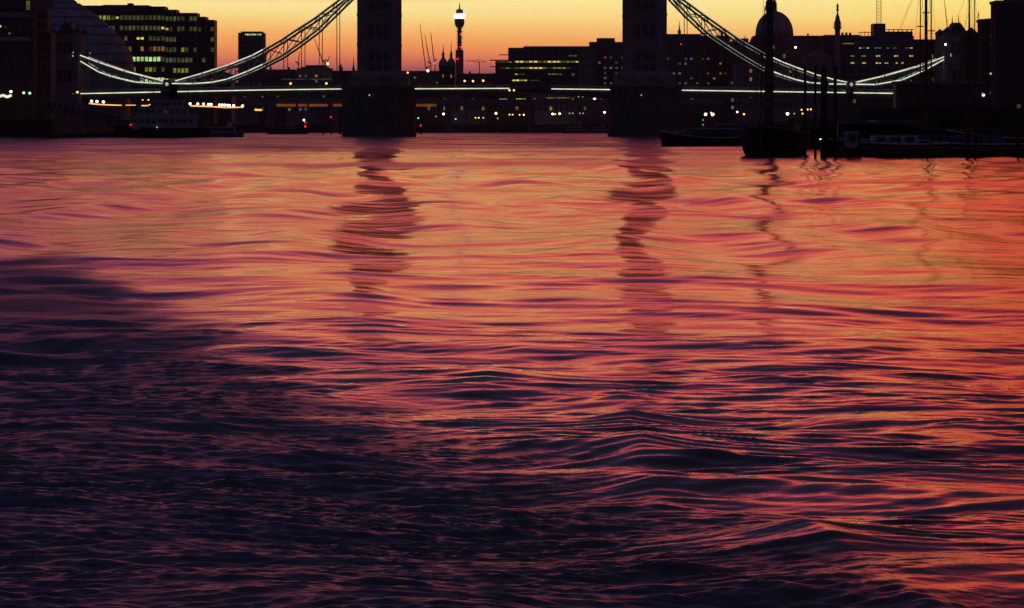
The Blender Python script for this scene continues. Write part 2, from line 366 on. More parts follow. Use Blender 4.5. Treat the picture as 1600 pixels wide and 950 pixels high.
# ---------------------------------------------------------------- the bridge
YB = 1075.0; SB = sc(YB)
def octo(cx, cy, r): return [(cx+r*math.cos(math.pi/8+i*math.pi/4), cy+r*math.sin(math.pi/8+i*math.pi/4)) for i in range(8)]
def bridge_tower(cx, label):
    t_ = thing('bridge_tower', label, 'bridge tower', (cx, YB, 0))
    zt = PZ(125, YB)
    w = 55*SB; p = [(cx-w, YB-14), (cx-w*.45, YB-24), (cx, YB-27), (cx+w*.45, YB-24), (cx+w, YB-14), (cx+w, YB+14), (cx+w*.45, YB+24), (cx, YB+27), (cx-w*.45, YB+24), (cx-w, YB+14)]
    sh = lambda k: [(cx+(x-cx)*k, YB+(y-YB)*k) for x, y in p]
    b = MB(); b.prism(sh(1.02), -3.1, 4.0, top=sh(1.0)); b.prism(p, 4.0, PZ(140, YB)); b.prism(sh(1.025), PZ(140, YB), PZ(136, YB)); b.prism(p, PZ(136, YB), PZ(134, YB), top=sh(.96))
    pier = b.build('pier', 'pier_stone', t_)
    for zc_ in (4.2, 7.0, 9.8):
        MB().prism(sh(1.006), zc_, zc_+.25).build('stone_course', 'pier_stone', pier)
    hw = 46*SB; MB().box(cx-hw, cx+hw, YB-13, YB+13, PZ(134, YB), PZ(119, YB)).prism([(cx-hw, YB-13), (cx+hw, YB-13), (cx+hw, YB+13), (cx-hw, YB+13)], PZ(119, YB), PZ(111, YB), top=[(cx-6.8, YB-9.2), (cx+6.8, YB-9.2), (cx+6.8, YB+9.2), (cx-6.8, YB+9.2)]).build('plinth', 'granite', t_)
    zb = PZ(117, YB); zs = 59.0
    MB().box(cx-5.7, cx+5.7, YB-8.0, YB+8.0, zb, zs).build('tower_shaft', 'granite', t_)
    for sx in (-1, 1):
        for sy in (-1, 1):
            x, y = cx+sx*4.95, YB+sy*7.4
            tu = MB().prism(octo(x, y, 1.8), zb, zs+3).prism(octo(x, y, 2.05), zs+3, zs+3.8).prism(octo(x, y, 1.8), zs+3.8, zs+4.6).build('corner_turret', 'granite', t_)
            MB().lathe([(1.75, zs+4.6), (.9, zs+8.5), (.12, zs+12.5)], x, y, 8).build('spirelet', 'slate', tu)
            for yy in (24, 71, -45, -100, -150): MB().prism(octo(x, y, 2.0), PZ(yy+1.2, YB), PZ(yy-1.4, YB)).build('turret_band', 'granite', tu)
    for yy in (24, 71, -45, -100, -150): MB().box(cx-5.95, cx+5.95, YB-8.25, YB+8.25, PZ(yy+1, YB), PZ(yy-1.2, YB)).build('string_course', 'granite', t_)
    r = MB().prism([(cx-5.5, YB-7.8), (cx+5.5, YB-7.8), (cx+5.5, YB+7.8), (cx-5.5, YB+7.8)], zs, zs+12, top=[(cx-1.0, YB-2), (cx+1.0, YB-2), (cx+1.0, YB+2), (cx-1.0, YB+2)]).build('roof', 'slate', t_)
    MB().tube((cx, YB, zs+12), (cx, YB, zs+17), .25, .05).build('finial', 'steel_dark', r)
    for (yy, hh, n) in ((106, 12, 3), (88, 14, 3), (48, 22, 3), (10, 12, 3), (-20, 20, 3), (-72, 24, 3), (-125, 20, 3)):
        for i in range(n):
            window(t_, cx+(i-(n-1)/2)*2.25, YB-8.0, PZ(yy, YB), 1.25, hh*SB, 'glass_dark')
    o = MB().ball((cx-2.0, YB-27.5, PZ(150, YB)), .25).build('navigation_lamp', 'lamp_dim', t_)
    return t_
CXL, CXR = PX(593, YB), PX(1007, YB)
bridge_tower(CXL, 'left granite bridge tower with corner turrets on its wide dark pier')
bridge_tower(CXR, 'right granite bridge tower on its pier, beside the moored boats and masts')

def interp(pts, x):
    for (x0, y0), (x1, y1) in zip(pts, pts[1:]):
        if x0 <= x <= x1: return y0+(y1-y0)*(x-x0)/(x1-x0)
    return pts[0][1] if x < pts[0][0] else pts[-1][1]
def deck_y(px):
    return interp([(60,149), (120,147), (265,144), (400,141.3), (536,139.5), (645,139.2), (800,138.5), (955,140.5), (1062,141.5), (1200,143.5), (1404,146.5), (1540,149)], px)
UL = [(119,83.5),(160,99),(200,112.6),(230,120.5),(252,126),(266,130.5),(278,128),(320,116),(362,102.5),(398,88),(414.5,79),(441,64),(465,48),(492,31),(516,13),(532,1),(562,-22)]
LL = [(119,88.5),(131,97),(160,114),(180,121),(200,126),(216,129.5),(240,131),(266,132),(306,132),(335,130),(359,125),(390,113),(414,102),(439,89.6),(465,72),(497,48),(523.5,22),(546,0),(562,-16)]
UR = [(1038,-20),(1066,1),(1100,26),(1130,47),(1159,67),(1194,87),(1219,98.6),(1240,106.7),(1271,118),(1300,126),(1325,131),(1333,130),(1377,120),(1437,103),(1481,86)]
LR = [(1038,-14),(1050,0),(1072,23),(1103,52),(1133,72),(1159,89),(1194,109.5),(1219,119),(1240,126),(1262,130.5),(1290,132.5),(1325,133),(1363,133.5),(1404,126.4),(1437,112),(1481,88.5)]
def side_span(up, lo, x0, x1, lowx, label):
    """one suspended side span: deck, two braced chains (front and back), hangers, light tubes"""
    cx = PX((x0+x1)/2, YB); t_ = thing('suspended_span', label, 'bridge span', (cx, YB, 0))
    yf, yk = YB-9, YB+9
    xs = np.linspace(x0, x1, 9)
    top = [(PX(x, YB), PZ(deck_y(x)+.8, YB)) for x in xs]; bot = [(PX(x, YB), PZ(deck_y(x)+8.5, YB)) for x in xs[::-1]]
    MB().slab(top[::-1]+bot[::-1], yf+.4, yk-.4).build('deck', 'steel_dark', t_)
    for yy in (yf-.1, yk):                                    # parapet: posts and rail
        pr = MB()
        for x in np.arange(x0, x1, 4.5): pr.box(PX(x, YB)-.07, PX(x, YB)+.07, yy, yy+.12, PZ(deck_y(x)+.6, YB), PZ(deck_y(x)-5.5, YB))
        pr.path([(PX(x, YB), yy+.06, PZ(deck_y(x)-5.6, YB)) for x in xs], .12)
        pr.path([(PX(x, YB), yy+.06, PZ(deck_y(x)-2.2, YB)) for x in xs], .07); pr.build('parapet', 'steel_blue', t_)
    for k, yy in enumerate((yf, yk)):
        m = 'neon' if k == 0 else 'neon_dim'
        f0 = lambda P: [(PX(x, YB), yy, PZ(y, YB)) for x, y in P]
        ch = MB()
        for P in (up, lo):
            for a, b_ in zip(P, P[1:]):
                A = np.array((PX(a[0], YB), yy, PZ(a[1]+1.0, YB))); B = np.array((PX(b_[0], YB), yy, PZ(b_[1]+1.0, YB)))
                ch.tube(A, B, .36, n=4)
        cho = ch.build('chain_chord', 'steel_blue', t_)
        nodes = [x for x, _ in lo if x0 <= x <= x1]; br = MB(); hg = []
        st = 26.0; nx_ = int((x1-x0)/st); nodes = [x0+(x1-x0)*i/nx_ for i in range(nx_+1)]
        for i, x in enumerate(nodes):
            gap = interp(lo, x)-interp(up, x)
            if gap > 3 and i+1 < len(nodes):
                x2 = nodes[i+1]
                br.tube((PX(x, YB), yy, PZ(interp(up, x)+1, YB)), (PX(x2, YB), yy, PZ(interp(lo, x2)+1, YB)), .16, n=4)
                br.tube((PX(x, YB), yy, PZ(interp(lo, x)+1, YB)), (PX(x2, YB), yy, PZ(interp(up, x2)+1, YB)), .13, n=4)
                br.tube((PX(x, YB), yy, PZ(interp(lo, x)+1, YB)), (PX(x, YB), yy, PZ(interp(up, x)+1, YB)), .15, n=4)
        br.build('chain_bracing', 'steel_blue', t_)
        for x in nodes[1:-1]:
            if interp(lo, x) < deck_y(x)-6:
                MB().tube((PX(x, YB), yy, PZ(interp(lo, x)+1, YB)), (PX(x, YB), yy, PZ(deck_y(x), YB)), .13, n=5).build('hanger', 'steel_blue', t_)
                MB().tube((PX(x, YB), yy, PZ(interp(lo, x)+3, YB)), (PX(x, YB), yy, PZ(interp(lo, x), YB)), .5, .3, n=6).build('hanger_joint', 'steel_blue', t_)
        for P in (up, lo):
            for a, b_ in zip(P, P[1:]):                        # one glowing tube per panel of the chord
                xm = (a[0]+b_[0])/2
                if abs(xm-lowx) < 7: continue
                far_ = min(abs(xm-566), abs(xm-1034)); thin = far_ < 155
                u0, u1 = .02, .98
                xa, ya = a[0]+(b_[0]-a[0])*u0, a[1]+(b_[1]-a[1])*u0; xb, yb = a[0]+(b_[0]-a[0])*u1, a[1]+(b_[1]-a[1])*u1
                MB().tube((PX(xa, YB), yy-.45, PZ(ya-.9, YB)), (PX(xb, YB), yy-.45, PZ(yb-.9, YB)), (.08 if thin else .15) if k == 0 else (.05 if thin else .10), n=4).build('light_tube', 'neon_dim' if (k or thin) else 'neon', t_)
    # link joint where the two chains meet, on its post
    lx = PX(lowx, YB); ly = interp(up, lowx)
    j = MB().lathe([(1.3, PZ(ly+1, YB)-1.3), (1.6, PZ(ly+1, YB)), (1.2, PZ(ly+1, YB)+1.3)], lx, yf-.3, 8).box(lx-.8, lx+.8, yf-.9, yf+.3, PZ(deck_y(lowx)+1, YB), PZ(ly+3, YB)).build('link_joint', 'steel_blue', t_)
    MB().ball((lx, yf-1.7, PZ(ly+1.5, YB)), .55).build('link_lamp', 'lamp_dim', t_)
    dl = MB()
    x = x0+2
    while x < x1-3:
        e = min(x+12.2, x1-1)
        if not (abs((x+e)/2-lowx) < 9): dl.tube((PX(x, YB), yf-.35, PZ(deck_y(x), YB)), (PX(e, YB), yf-.35, PZ(deck_y(e), YB)), .15, n=4)
        x = e+.12
    dl.build('deck_light', 'neon', t_)
    return t_
sl = side_span(UL, LL, 118, 556, 266, 'left suspended side span of the bridge, chains outlined in white lights')
sr = side_span(UR, LR, 1044, 1482, 1325, 'right suspended side span of the bridge, behind the barge masts and timber piles')
t_ = thing('bascule_span', 'flat lifting middle span of the bridge between its two towers', 'bridge span', (0, YB, 0))
for nm, (x0, x1) in (('deck_leaf', (640, 800.0)), ('deck_leaf', (800.3, 960))):
    xs = np.linspace(x0, x1, 5)
    arc = lambda x: 8+9*abs((x-800)/155)**2
    MB().slab([(PX(x, YB), PZ(deck_y(x)+.8, YB)) for x in xs][::-1]+[(PX(x, YB), PZ(deck_y(x)+arc(x)-2, YB)) for x in xs], YB-8, YB+8).build(nm, 'steel_dark', t_)
for a, b_ in ((645, 796), (861, 955)):
    m = MB(); x = a
    while x < b_-1: e = min(x+12, b_); m.tube((PX(x, YB), YB-8.4, PZ(deck_y(x), YB)), (PX(e, YB), YB-8.4, PZ(deck_y(e), YB)), .15, n=4); x = e+.1
    m.build('deck_light', 'neon', t_)
pr = MB()
for x in np.arange(642, 958, 4.5): pr.box(PX(x, YB)-.07, PX(x, YB)+.07, YB-8.2, YB-8.1, PZ(deck_y(x)+.5, YB), PZ(deck_y(x)-5, YB))
pr.path([(PX(x, YB), YB-8.15, PZ(deck_y(x)-5, YB)) for x in (642, 720, 800, 880, 958)], .12); pr.build('parapet', 'steel_blue', t_)
# high walkways (above the frame, seen only in the water)
for yy, word in ((YB-6, 'near'), (YB+6, 'far')):
    t_ = thing('high_walkway', 'high lattice footbridge joining the tops of both towers, %s one' % word, 'walkway', (0, yy, 46))
    m = MB(); z0, z1 = 46.0, 50.0; xa, xb = CXL+6, CXR-6
    m.box(xa, xb, yy-1.6, yy+1.6, z0, z0+.6); m.box(xa, xb, yy-1.6, yy+1.6, z1, z1+.5); n = 16
    m.build('chord', 'steel_blue', t_); m = MB()
    for i in range(n):
        p = xa+(xb-xa)*i/n; q = xa+(xb-xa)*(i+1)/n; m.tube((p, yy-1.5, z0+.5), (q, yy-1.5, z1), .15, n=4); m.tube((p, yy-1.5, z1), (q, yy-1.5, z0+.5), .15, n=4)
    m.build('lattice', 'steel_blue', t_)

def abutment(cpx, label, sgn):
    cx = PX(cpx, YB); t_ = thing('abutment_tower', label, 'gate tower', (cx, YB, BANK))
    P = lambda dx: cx+dx*SB*sgn
    w = 22*SB
    MB().box(cx-w, cx+w, YB-9, YB+9, 2.0, PZ(56, YB)).build('wall', 'granite', t_)
    for sx in (-1, 1):
        for sy in (-1, 1):
            x, y = cx+sx*(w-.6), YB+sy*8.6
            tu = MB().prism(octo(x, y, 1.5), 2.0, PZ(52, YB)).build('corner_turret', 'granite', t_)
            MB().lathe([(1.7, PZ(52, YB)), (1.5, PZ(50, YB)), (.1, PZ(44, YB))], x, y, 8).build('spirelet', 'slate', tu)
    r = MB().prism([(cx-w*.72, YB-8), (cx+w*.72, YB-8), (cx+w*.72, YB+8), (cx-w*.72, YB+8)], PZ(56, YB), PZ(36, YB), top=[(cx-w*.24, YB-4), (cx+w*.24, YB-4), (cx+w*.24, YB+4), (cx-w*.24, YB+4)]).build('roof', 'slate', t_)
    for dx in (-5, 5): MB().tube((cx+dx*SB, YB, PZ(37, YB)), (cx+dx*SB, YB, PZ(24, YB)), .22, .05).build('finial', 'steel_dark', r)
    MB().box(cx-w-.25, cx+w+.25, YB-9.3, YB+9.3, PZ(100, YB), PZ(97, YB)).build('string_course', 'granite', t_)
    for yy in (75, 118):
        for dx in (-8, 0, 8): window(t_, cx+dx*SB, YB-9, PZ(yy, YB), 1.1, 3.4, 'glass_dark')
abutment(1493, 'steep roofed stone gate tower where the right bridge chain ends', 1)
abutment(107, 'stone gate tower where the left bridge chain ends, before the glass dome', -1)
# lamps fixed to the ends of the bridge
def lamp(px, py, Y, m, label, cat='lamp', r=None, group=None, base=None, name='street_lamp', rpx=1.1):
    x, z = PX(px, Y), PZ(py, Y); gz = BANK if base is None else base
    gz = min(gz, z-1.0)
    t_ = thing(name, label, cat, (x, Y, gz), group)
    rr = (r or rpx*sc(Y))
    MB().tube((x, Y, gz), (x, Y, z-rr*.8), max(.07, .2*sc(Y)), max(.05, .14*sc(Y))).build('pole', 'steel_dark', t_)
    MB().ball((x, Y, z), rr).build('bulb', m, t_)
    MB().lathe([(rr*.9, z+rr*.8), (rr*.3, z+rr*1.25)], x, Y, 6).build('cap', 'steel_dark', t_)
ORD = ['first', 'second', 'third', 'fourth', 'fifth', 'sixth', 'seventh', 'eighth', 'ninth', 'tenth', 'eleventh', 'twelfth', 'thirteenth', 'fourteenth', 'fifteenth', 'sixteenth', 'seventeenth', 'eighteenth']
def lamps(pts, Y, phrase, group, m='lamp_white', base=None, rpx=1.1):
    for i, p in enumerate(pts):
        mm = p[2] if len(p) > 2 else m
        lamp(p[0], p[1], p[3] if len(p) > 3 else Y, mm, '%s from left, lamp %s' % (ORD[i], phrase), group=group, base=base, rpx=p[4] if len(p) > 4 else rpx)
lamp(1400, 143.5, YB-10, 'lamp_white', 'bright white lamp at the right end of the bridge deck lights', rpx=2.2, base=PZ(150, YB))
lamp(121, 144, YB-10, 'lamp_warm', 'warm lamp at the left end of the bridge deck lights', rpx=1.8, base=PZ(150, YB))
lamps([(454, 130.5), (510, 130.3)], YB, 'standing on the left side span behind the deck light', 'lamps on the bridge deck', 'lamp_warm', base=PZ(141, YB), rpx=1.8)
lamps([(726, 126.5), (739, 126.7), (755, 126)], 1600, 'above the middle span beside the tall beacon tower', 'lamps above the middle span', 'lamp_warm', base=5, rpx=1.7)
lamps([(796, 141), (803, 141)], YB-10, 'at the end of the middle deck light', 'amber deck lamps', 'lamp_warm', base=PZ(146, YB), rpx=1.5)
# ---------------------------------------------------------------- left bank
b = thing('riverside_block', 'black riverside block with long terraces at the far left edge', 'building', (PX(10, 985), 985, BANK))
Y = 985; MB().box(PX(-150, Y), PX(51, Y), Y, Y+9, BANK-.5, PZ(-30, Y)).build('wall', 'brick_dark', b)
for yy in (25, 63): MB().box(PX(-140, Y), PX(50, Y), Y-2.0, Y-.01, PZ(yy+2.5, Y), PZ(yy, Y)).build('terrace', 'concrete', b)
for yy in (25, 63): MB().box(PX(-140, Y), PX(50, Y), Y-2.0, Y-1.9, PZ(yy, Y), PZ(yy-5, Y)).build('balustrade', 'glass_facade', b)
grid(b, -20, 50, 72, 132, Y, 6, 3, wf=.5); grid(b, -20, 50, 34, 60, Y, 6, 1, wf=.6); grid(b, -20, 50, -5, 22, Y, 6, 1, lit={(5, 0): 'win_faint'})
b = thing('stepped_apartments', 'purple grey stepped apartment block next to the black riverside block', 'building', (PX(64, 1015), 1015, BANK))
Y = 1015; MB().box(PX(48, Y), PX(80, Y), Y, Y+9, BANK-.5, PZ(50, Y)).box(PX(50, Y), PX(73, Y), Y+2, Y+8.9, PZ(50, Y), PZ(10, Y)).box(PX(51, Y), PX(81, Y), Y+4, Y+8.8, PZ(10, Y), PZ(-14, Y)).build('wall', 'concrete', b)
for yy in (50, 64): MB().box(PX(48, Y), PX(80, Y), Y-1.5, Y-.01, PZ(yy+1.4, Y), PZ(yy, Y)).build('balcony', 'concrete', b)
grid(b, 52, 79, 70, 140, Y, 4, 5, wf=.5, hf=.5); grid(b, 51, 72, 20, 45, Y+2, 3, 2)
lamp(0.5, 41, 980, 'lamp_dim', 'pale lamp on the topmost terrace at the left edge', base=PZ(63, 985), rpx=2)
lamp(15, 52, 980, 'win_pink', 'small pink lamp on the terrace at the left edge', base=PZ(63, 985), rpx=2)
lamps([(17, 143, 'lamp_white'), (37, 145, 'lamp_green'), (46.5, 145.5, 'lamp_green')], 975, 'on the dark left quay', 'quay lamps at the far left', rpx=2.1)
s_ = MB(); 
sx_ = [(-8,151), (0,150.5), (5,148.5), (9,151), (13,151), (18,148.5)]
s_.path([(PX(x, 972), 972, PZ(y, 972)) for x, y in sx_], .38); s_ = s_.build('festoon_light', 'neon', base=(PX(5, 972), 972, BANK)); tag(s_, 'glowing wavy cream light strip on the quay at the far left', 'light strip')
# City hall like leaning glass dome
Y = 1300; prof = [(140,105,88), (126,105,94), (112,105,95), (97,104,95), (82,103,93), (67,100,86), (52,97,77), (38,94.5,67), (24,91,54), (10,87,38), (0,83,27), (-10,78,15), (-16,75,4)]
b = thing('glass_dome', 'leaning egg shaped glass building with dark floor bands, left of the office block', 'building', (PX(105, Y), Y+22, BANK))
MB().lathe([(88*sc(Y), BANK-.5), (88*sc(Y), PZ(140, Y))], PX(105, Y), Y+22, 40).build('base_storey', 'cladding', b, smooth=False)
for (y0, c0, r0), (y1, c1, r1) in zip(prof, prof[1:]):
    m = MB(); z0, z1 = PZ(y0, Y), PZ(y1, Y); n = 48; d = .9
    rings = [(c0, r0, z0+.01), (c0+(c1-c0)*.8, r0+(r1-r0)*.8, z0+(z1-z0)*.8), (c0+(c1-c0)*.8, r0+(r1-r0)*.8-3, z0+(z1-z0)*.8+.05), (c1, max(r1-3, 1), z1)]
    for c, r, z in rings:
        for i in range(n): a = 2*math.pi*i/n; m.v.append((PX(c, Y)+r*sc(Y)*math.cos(a), Y+22+r*sc(Y)*math.sin(a), z))
    for k in range(3):
        for i in range(n): j = (i+1) % n; m.face([k*n+i, k*n+j, (k+1)*n+j, (k+1)*n+i])
    m.face([i for i in range(n-1,-1,-1)]); m.face([3*n+i for i in range(n)])
    tier = m.build('glass_tier', 'glass_facade', b)
lamp(124, 66.5, 1180, 'lamp_white', 'small white lamp in front of the leaning glass dome', rpx=1.3)
lamp(141, 83, 1180, 'win_warm', 'faint orange lamp in front of the leaning glass dome', rpx=1.5)
# office block, curved front in facets
Y0 = 1450
b = thing('office_block', 'curved glass office block with rows of yellow green lit floors', 'building', (PX(230, Y0), Y0, BANK))
fac_ = [(112,160,8.5,1452),(160,200,7.5,1450),(200,232,8,1450),(232,258,10,1452),(258,276,15,1455),(276,308,20,1459),(308,321.5,26,1465),(321.5,335,31,1472)]
for x0, x1, yt, Yf in fac_:
    w = MB().box(PX(x0, Yf), PX(x1, Yf)-.02, Yf, Yf+14, BANK-.5, PZ(yt, Yf)).build('facade_bay', 'cladding', b)
    for k in range(7):
        yy = 19.5+16.2*k + (0 if x1 < 260 else 1.5)
        if yy > yt+5: MB().box(PX(x0, Yf)+.02, PX(x1, Yf)-.05, Yf-.45, Yf-.01, PZ(yy+1.8, Yf), PZ(yy-1.8, Yf)).build('floor_band', 'slate', w)
MB().box(PX(199, 1460), PX(207, 1460), 1460, 1466, PZ(8, 1460), PZ(5, 1460)).build('roof_cabin', 'cladding', b)
LIT = {0: [(150,174,'win_green'),(178,186,'win_yellow'),(186,262,'win_faint'),(262,300,'win_faint')], 1: [(166,176,'win_green'),(176,250,'win_faint'),(252,262,'win_yellow'),(270,300,'win_faint')],
       2: [(180,186,'win_yellow'),(186,192,'win_faint'),(198,203,'win_warm'),(214,228,'win_yellow'),(260,275,'win_faint')], 3: [(195,207,'win_green'),(222,228,'win_warm'),(238,256,'win_warm'),(262,272,'win_faint'),(280,290,'win_green'),(322,334,'win_faint')],
       4: [(196,214,'win_bright'),(215,254,'win_bright'),(254,262,'win_faint'),(264,270,'win_cool')], 5: [(206,214,'win_green'),(228,240,'win_green'),(246,258,'win_faint'),(272,294,'win_green')], 6: [(220,262,'win_bright'),(262,300,'win_faint')]}
for x0, x1, yt, Yf in fac_:
    n = max(1, round((x1-x0)/7.0))
    for k in range(7):
        yy = 27.6+16.2*k + (0 if x1 < 260 else 1.5)
        if yy-5 < yt: continue
        for i in range(n):
            cx = x0+(i+.5)*(x1-x0)/n; m = 'glass_dark'
            for a, c, mm in LIT.get(k, []):
                if a <= cx <= c and (mm != 'win_faint' or random.random() < .75): m = mm
            if m == 'glass_dark' and cx > 150 and random.random() < .38: m = 'win_faint'
            window(b, PX(cx, Yf), Yf, PZ(yy, Yf), (x1-x0)/n*sc(Yf)*.9, (4.6 if m == 'win_yellow' else 8.0)*sc(Yf), m)
b = thing('low_annexe', 'low sloping annexe at the foot of the curved office block', 'building', (PX(340, 1500), 1500, BANK))
Y = 1500; MB().slab([(PX(330, Y), BANK-.5), (PX(362, Y), BANK-.5), (PX(362, Y), PZ(116, Y)), (PX(345, Y), PZ(111, Y)), (PX(336, Y), PZ(105, Y)), (PX(330, Y), PZ(105, Y))], Y, Y+20).build('wall', 'cladding', b)
grid(b, 333, 360, 120, 150, Y, 3, 3, prob=.3, pal=('win_pink', 'win_faint'))
# tower block
Y = 2600; b = thing('tower_block', 'slim purple tower block with a lit strip along its top', 'building', (PX(392, Y), Y, BANK))
MB().box(PX(372, Y), PX(411.5, Y), Y, Y+26, BANK-.5, PZ(51, Y)).box(PX(376, Y), PX(409, Y), Y+3, Y+20, PZ(51, Y), PZ(49, Y)).build('wall', 'concrete', b)
for i in range(9): window(b, PX(384+i*2.9, Y), Y-.1, PZ(54, Y), 1.25, 1.5 if i % 3 else 1.1, 'win_bright', name='sign_panel')
for k in range(9): MB().box(PX(372.3, Y), PX(411.2, Y), Y-.5, Y-.01, PZ(62+7.6*k, Y), PZ(59.5+7.6*k, Y)).build('floor_band', 'slate', b)
grid(b, 374, 410, 62, 130, Y, 6, 9, wf=.7, hf=.42)

# ---------------------------------------------------------------- far skyline
def block(label, x0, x1, yt, Y, depth=30, wall='brick_dark', rows=3, cols=None, prob=.12, pal=('win_faint','win_warm','win_cool'), wy=None, name='city_building', roof=None, cornice=True):
    b = thing(name, label, 'building', (PX((x0+x1)/2, Y), Y, 4.6))
    X0, X1, Z = PX(x0, Y), PX(x1, Y), PZ(yt, Y)
    MB().box(X0, X1, Y, Y+depth, 4.0, Z).build('wall', wall, b)
    if cornice: MB().box(X0-.25, X1+.25, Y-.5, Y+depth+.3, Z, Z+.6).build('cornice', 'concrete', b)
    if roof == 'gable':
        MB().slab([(X0, Z+.6), (X1, Z+.6), ((X0+X1)/2, Z+.6+(X1-X0)*.28)], Y-.3, Y+depth).build('roof', 'slate', b)
    elif roof == 'mansard':
        r = MB().prism([(X0, Y), (X1, Y), (X1, Y+depth), (X0, Y+depth)], Z+.6, Z+3.6, top=[(X0+1.5, Y+2), (X1-1.5, Y+2), (X1-1.5, Y+depth-2), (X0+1.5, Y+depth-2)]).build('roof', 'slate', b)
        for k in range(2):
            xx = X0+(X1-X0)*(.25+.5*k); MB().box(xx-.6, xx+.6, Y+3, Y+5, Z+3, Z+5.2).build('chimney', 'brick_dark', r)
    elif roof == 'plant':
        w = (X1-X0); MB().box(X0+w*.2, X0+w*.7, Y+4, Y+depth*.6, Z+.6, Z+3.0).build('plant_room', 'cladding', b)
    a, c = wy or (yt+5, 178)
    cols = cols or max(2, round((x1-x0)/9))
    grid(b, x0+1, x1-1, a, c, Y, cols, rows, prob=prob, pal=pal, wf=.55, hf=.5)
    return b
Y = 2050
block('low dark block between the tower block and the bulky flat roofed building', 408, 465, 117, 2250, rows=4, roof='mansard', wy=(121, 150))
b = block('bulky flat roofed building with stepped top, seen under the left chain', 464, 516, 108, 2150, wall='concrete', rows=4, wy=(114, 150), prob=.25)
Yb = 2150; MB().box(PX(470, Yb), PX(513, Yb), Yb+2, Yb+22, PZ(108, Yb)+.6, PZ(104.5, Yb)).box(PX(477, Yb), PX(508, Yb), Yb+4, Yb+20, PZ(104.5, Yb), PZ(101.5, Yb)).build('upper_storey', 'cladding', b)
MB().box(PX(440, 2149), PX(520, 2149), 2146, 2149.7, PZ(124.5, 2149), PZ(123.5, 2149)).build('lit_ledge', 'win_faint', b)
block('square topped block close to the left side of the left bridge tower', 519, 560, 112, 2100, rows=4, wy=(118, 150), prob=.2)
def spire(label, px, ytip, ybase, wpx, Y, name='church_spire', tower_w=None, yb2=None):
    b = thing(name, label, 'spire', (PX(px, Y), Y, 4.6)); s_ = sc(Y); tw = (tower_w or wpx)*s_/2
    x = PX(px, Y); zb = PZ(ybase, Y)
    MB().box(x-tw, x+tw, Y-tw, Y+tw, 4.0, zb).build('tower', 'portland', b)
    MB().lathe([(tw*1.1, zb), (tw*.62, zb+(PZ(ytip, Y)-zb)*.25), (tw*.35, zb+(PZ(ytip, Y)-zb)*.55), (.1, PZ(ytip, Y))], x, Y, 8).build('spire', 'lead', b)
    for sx in (-1, 1): MB().lathe([(.35, zb), (.05, zb+2.5)], x+sx*tw*.9, Y-tw*.9, 6).build('pinnacle', 'portland', b)
    window(b, x, Y-tw, zb-3, tw*.8, 2.6, 'glass_dark')
spire('stumpy dark steeple over the square topped block left of the left tower', 532.5, 98, 108, 6, 2300)
spire('needle thin church spire just left of the left bridge tower', 552.5, 89, 110, 4, 2350)
spire('small spire on the roofline right of the right bridge tower', 1061.5, 33, 52, 4.5, 2250)
spire('short spire behind the chains, first right of the right bridge tower roofs', 1102.5, 55, 65, 4, 2500)
spire('short spire just left of the cathedral dome', 1164, 54, 66, 5, 2500)
# under the deck, left: old wharf buildings
for i, (x0, x1, yt, lab, wl) in enumerate([(296, 352, 142, 'dark wharf building under the left span, behind the string of round lamps', 'brick_dark'),
        (352, 405, 138, 'wharf building under the left span with warm ground floor strip', 'concrete'),
        (405, 447, 144, 'plain wharf under the left span directly above the tug', 'brick_dark'),
        (447, 492, 134, 'pale columned wharf front under the left span, above the orange strip', 'portland'),
        (492, 545, 132, 'wharf building under the left span touching the left pier', 'concrete')]):
    block(lab, x0, x1, yt, 2120, wall=wl, rows=3, wy=(145, 176), prob=.18, roof=('mansard' if i % 2 else None))
# low road bridge upriver with warm lit underside
Y = 1930; t_ = thing('road_bridge', 'low road bridge upriver with a warm orange strip along its side', 'bridge', (PX(560, Y), Y, 0))
MB().box(PX(330, Y), PX(1130, Y), Y, Y+30, PZ(164, Y), PZ(158, Y)).build('deck', 'concrete', t_)
for a, c in ((432, 462), (466, 480), (483, 512), (520, 535), (648, 682)): MB().box(PX(a, Y), PX(c, Y), Y-.3, Y-.05, PZ(166.5, Y), PZ(162.5, Y)).build('lit_strip', 'orange_strip', t_)
for px in (420, 520, 700, 830, 1000): MB().prism([(PX(px-5, Y), Y+3), (PX(px, Y), Y-1), (PX(px+5, Y), Y+3), (PX(px+5, Y), Y+26), (PX(px-5, Y), Y+26)], -3.1, PZ(164, Y)).build('pier', 'granite', t_)
MB().box(PX(330, Y), PX(1130, Y), Y-.2, Y, PZ(158, Y), PZ(155, Y)).build('parapet', 'granite', t_)
# centre skyline
block('dark low block right beside the left bridge tower below the three cranes', 626, 688, 112, 2300, rows=4, wy=(117, 150), prob=.2)
block('row of dark roofs behind the beacon tower and left of the terraced glass offices', 712, 800, 123, 2350, rows=3, wy=(127, 152), roof='mansard')
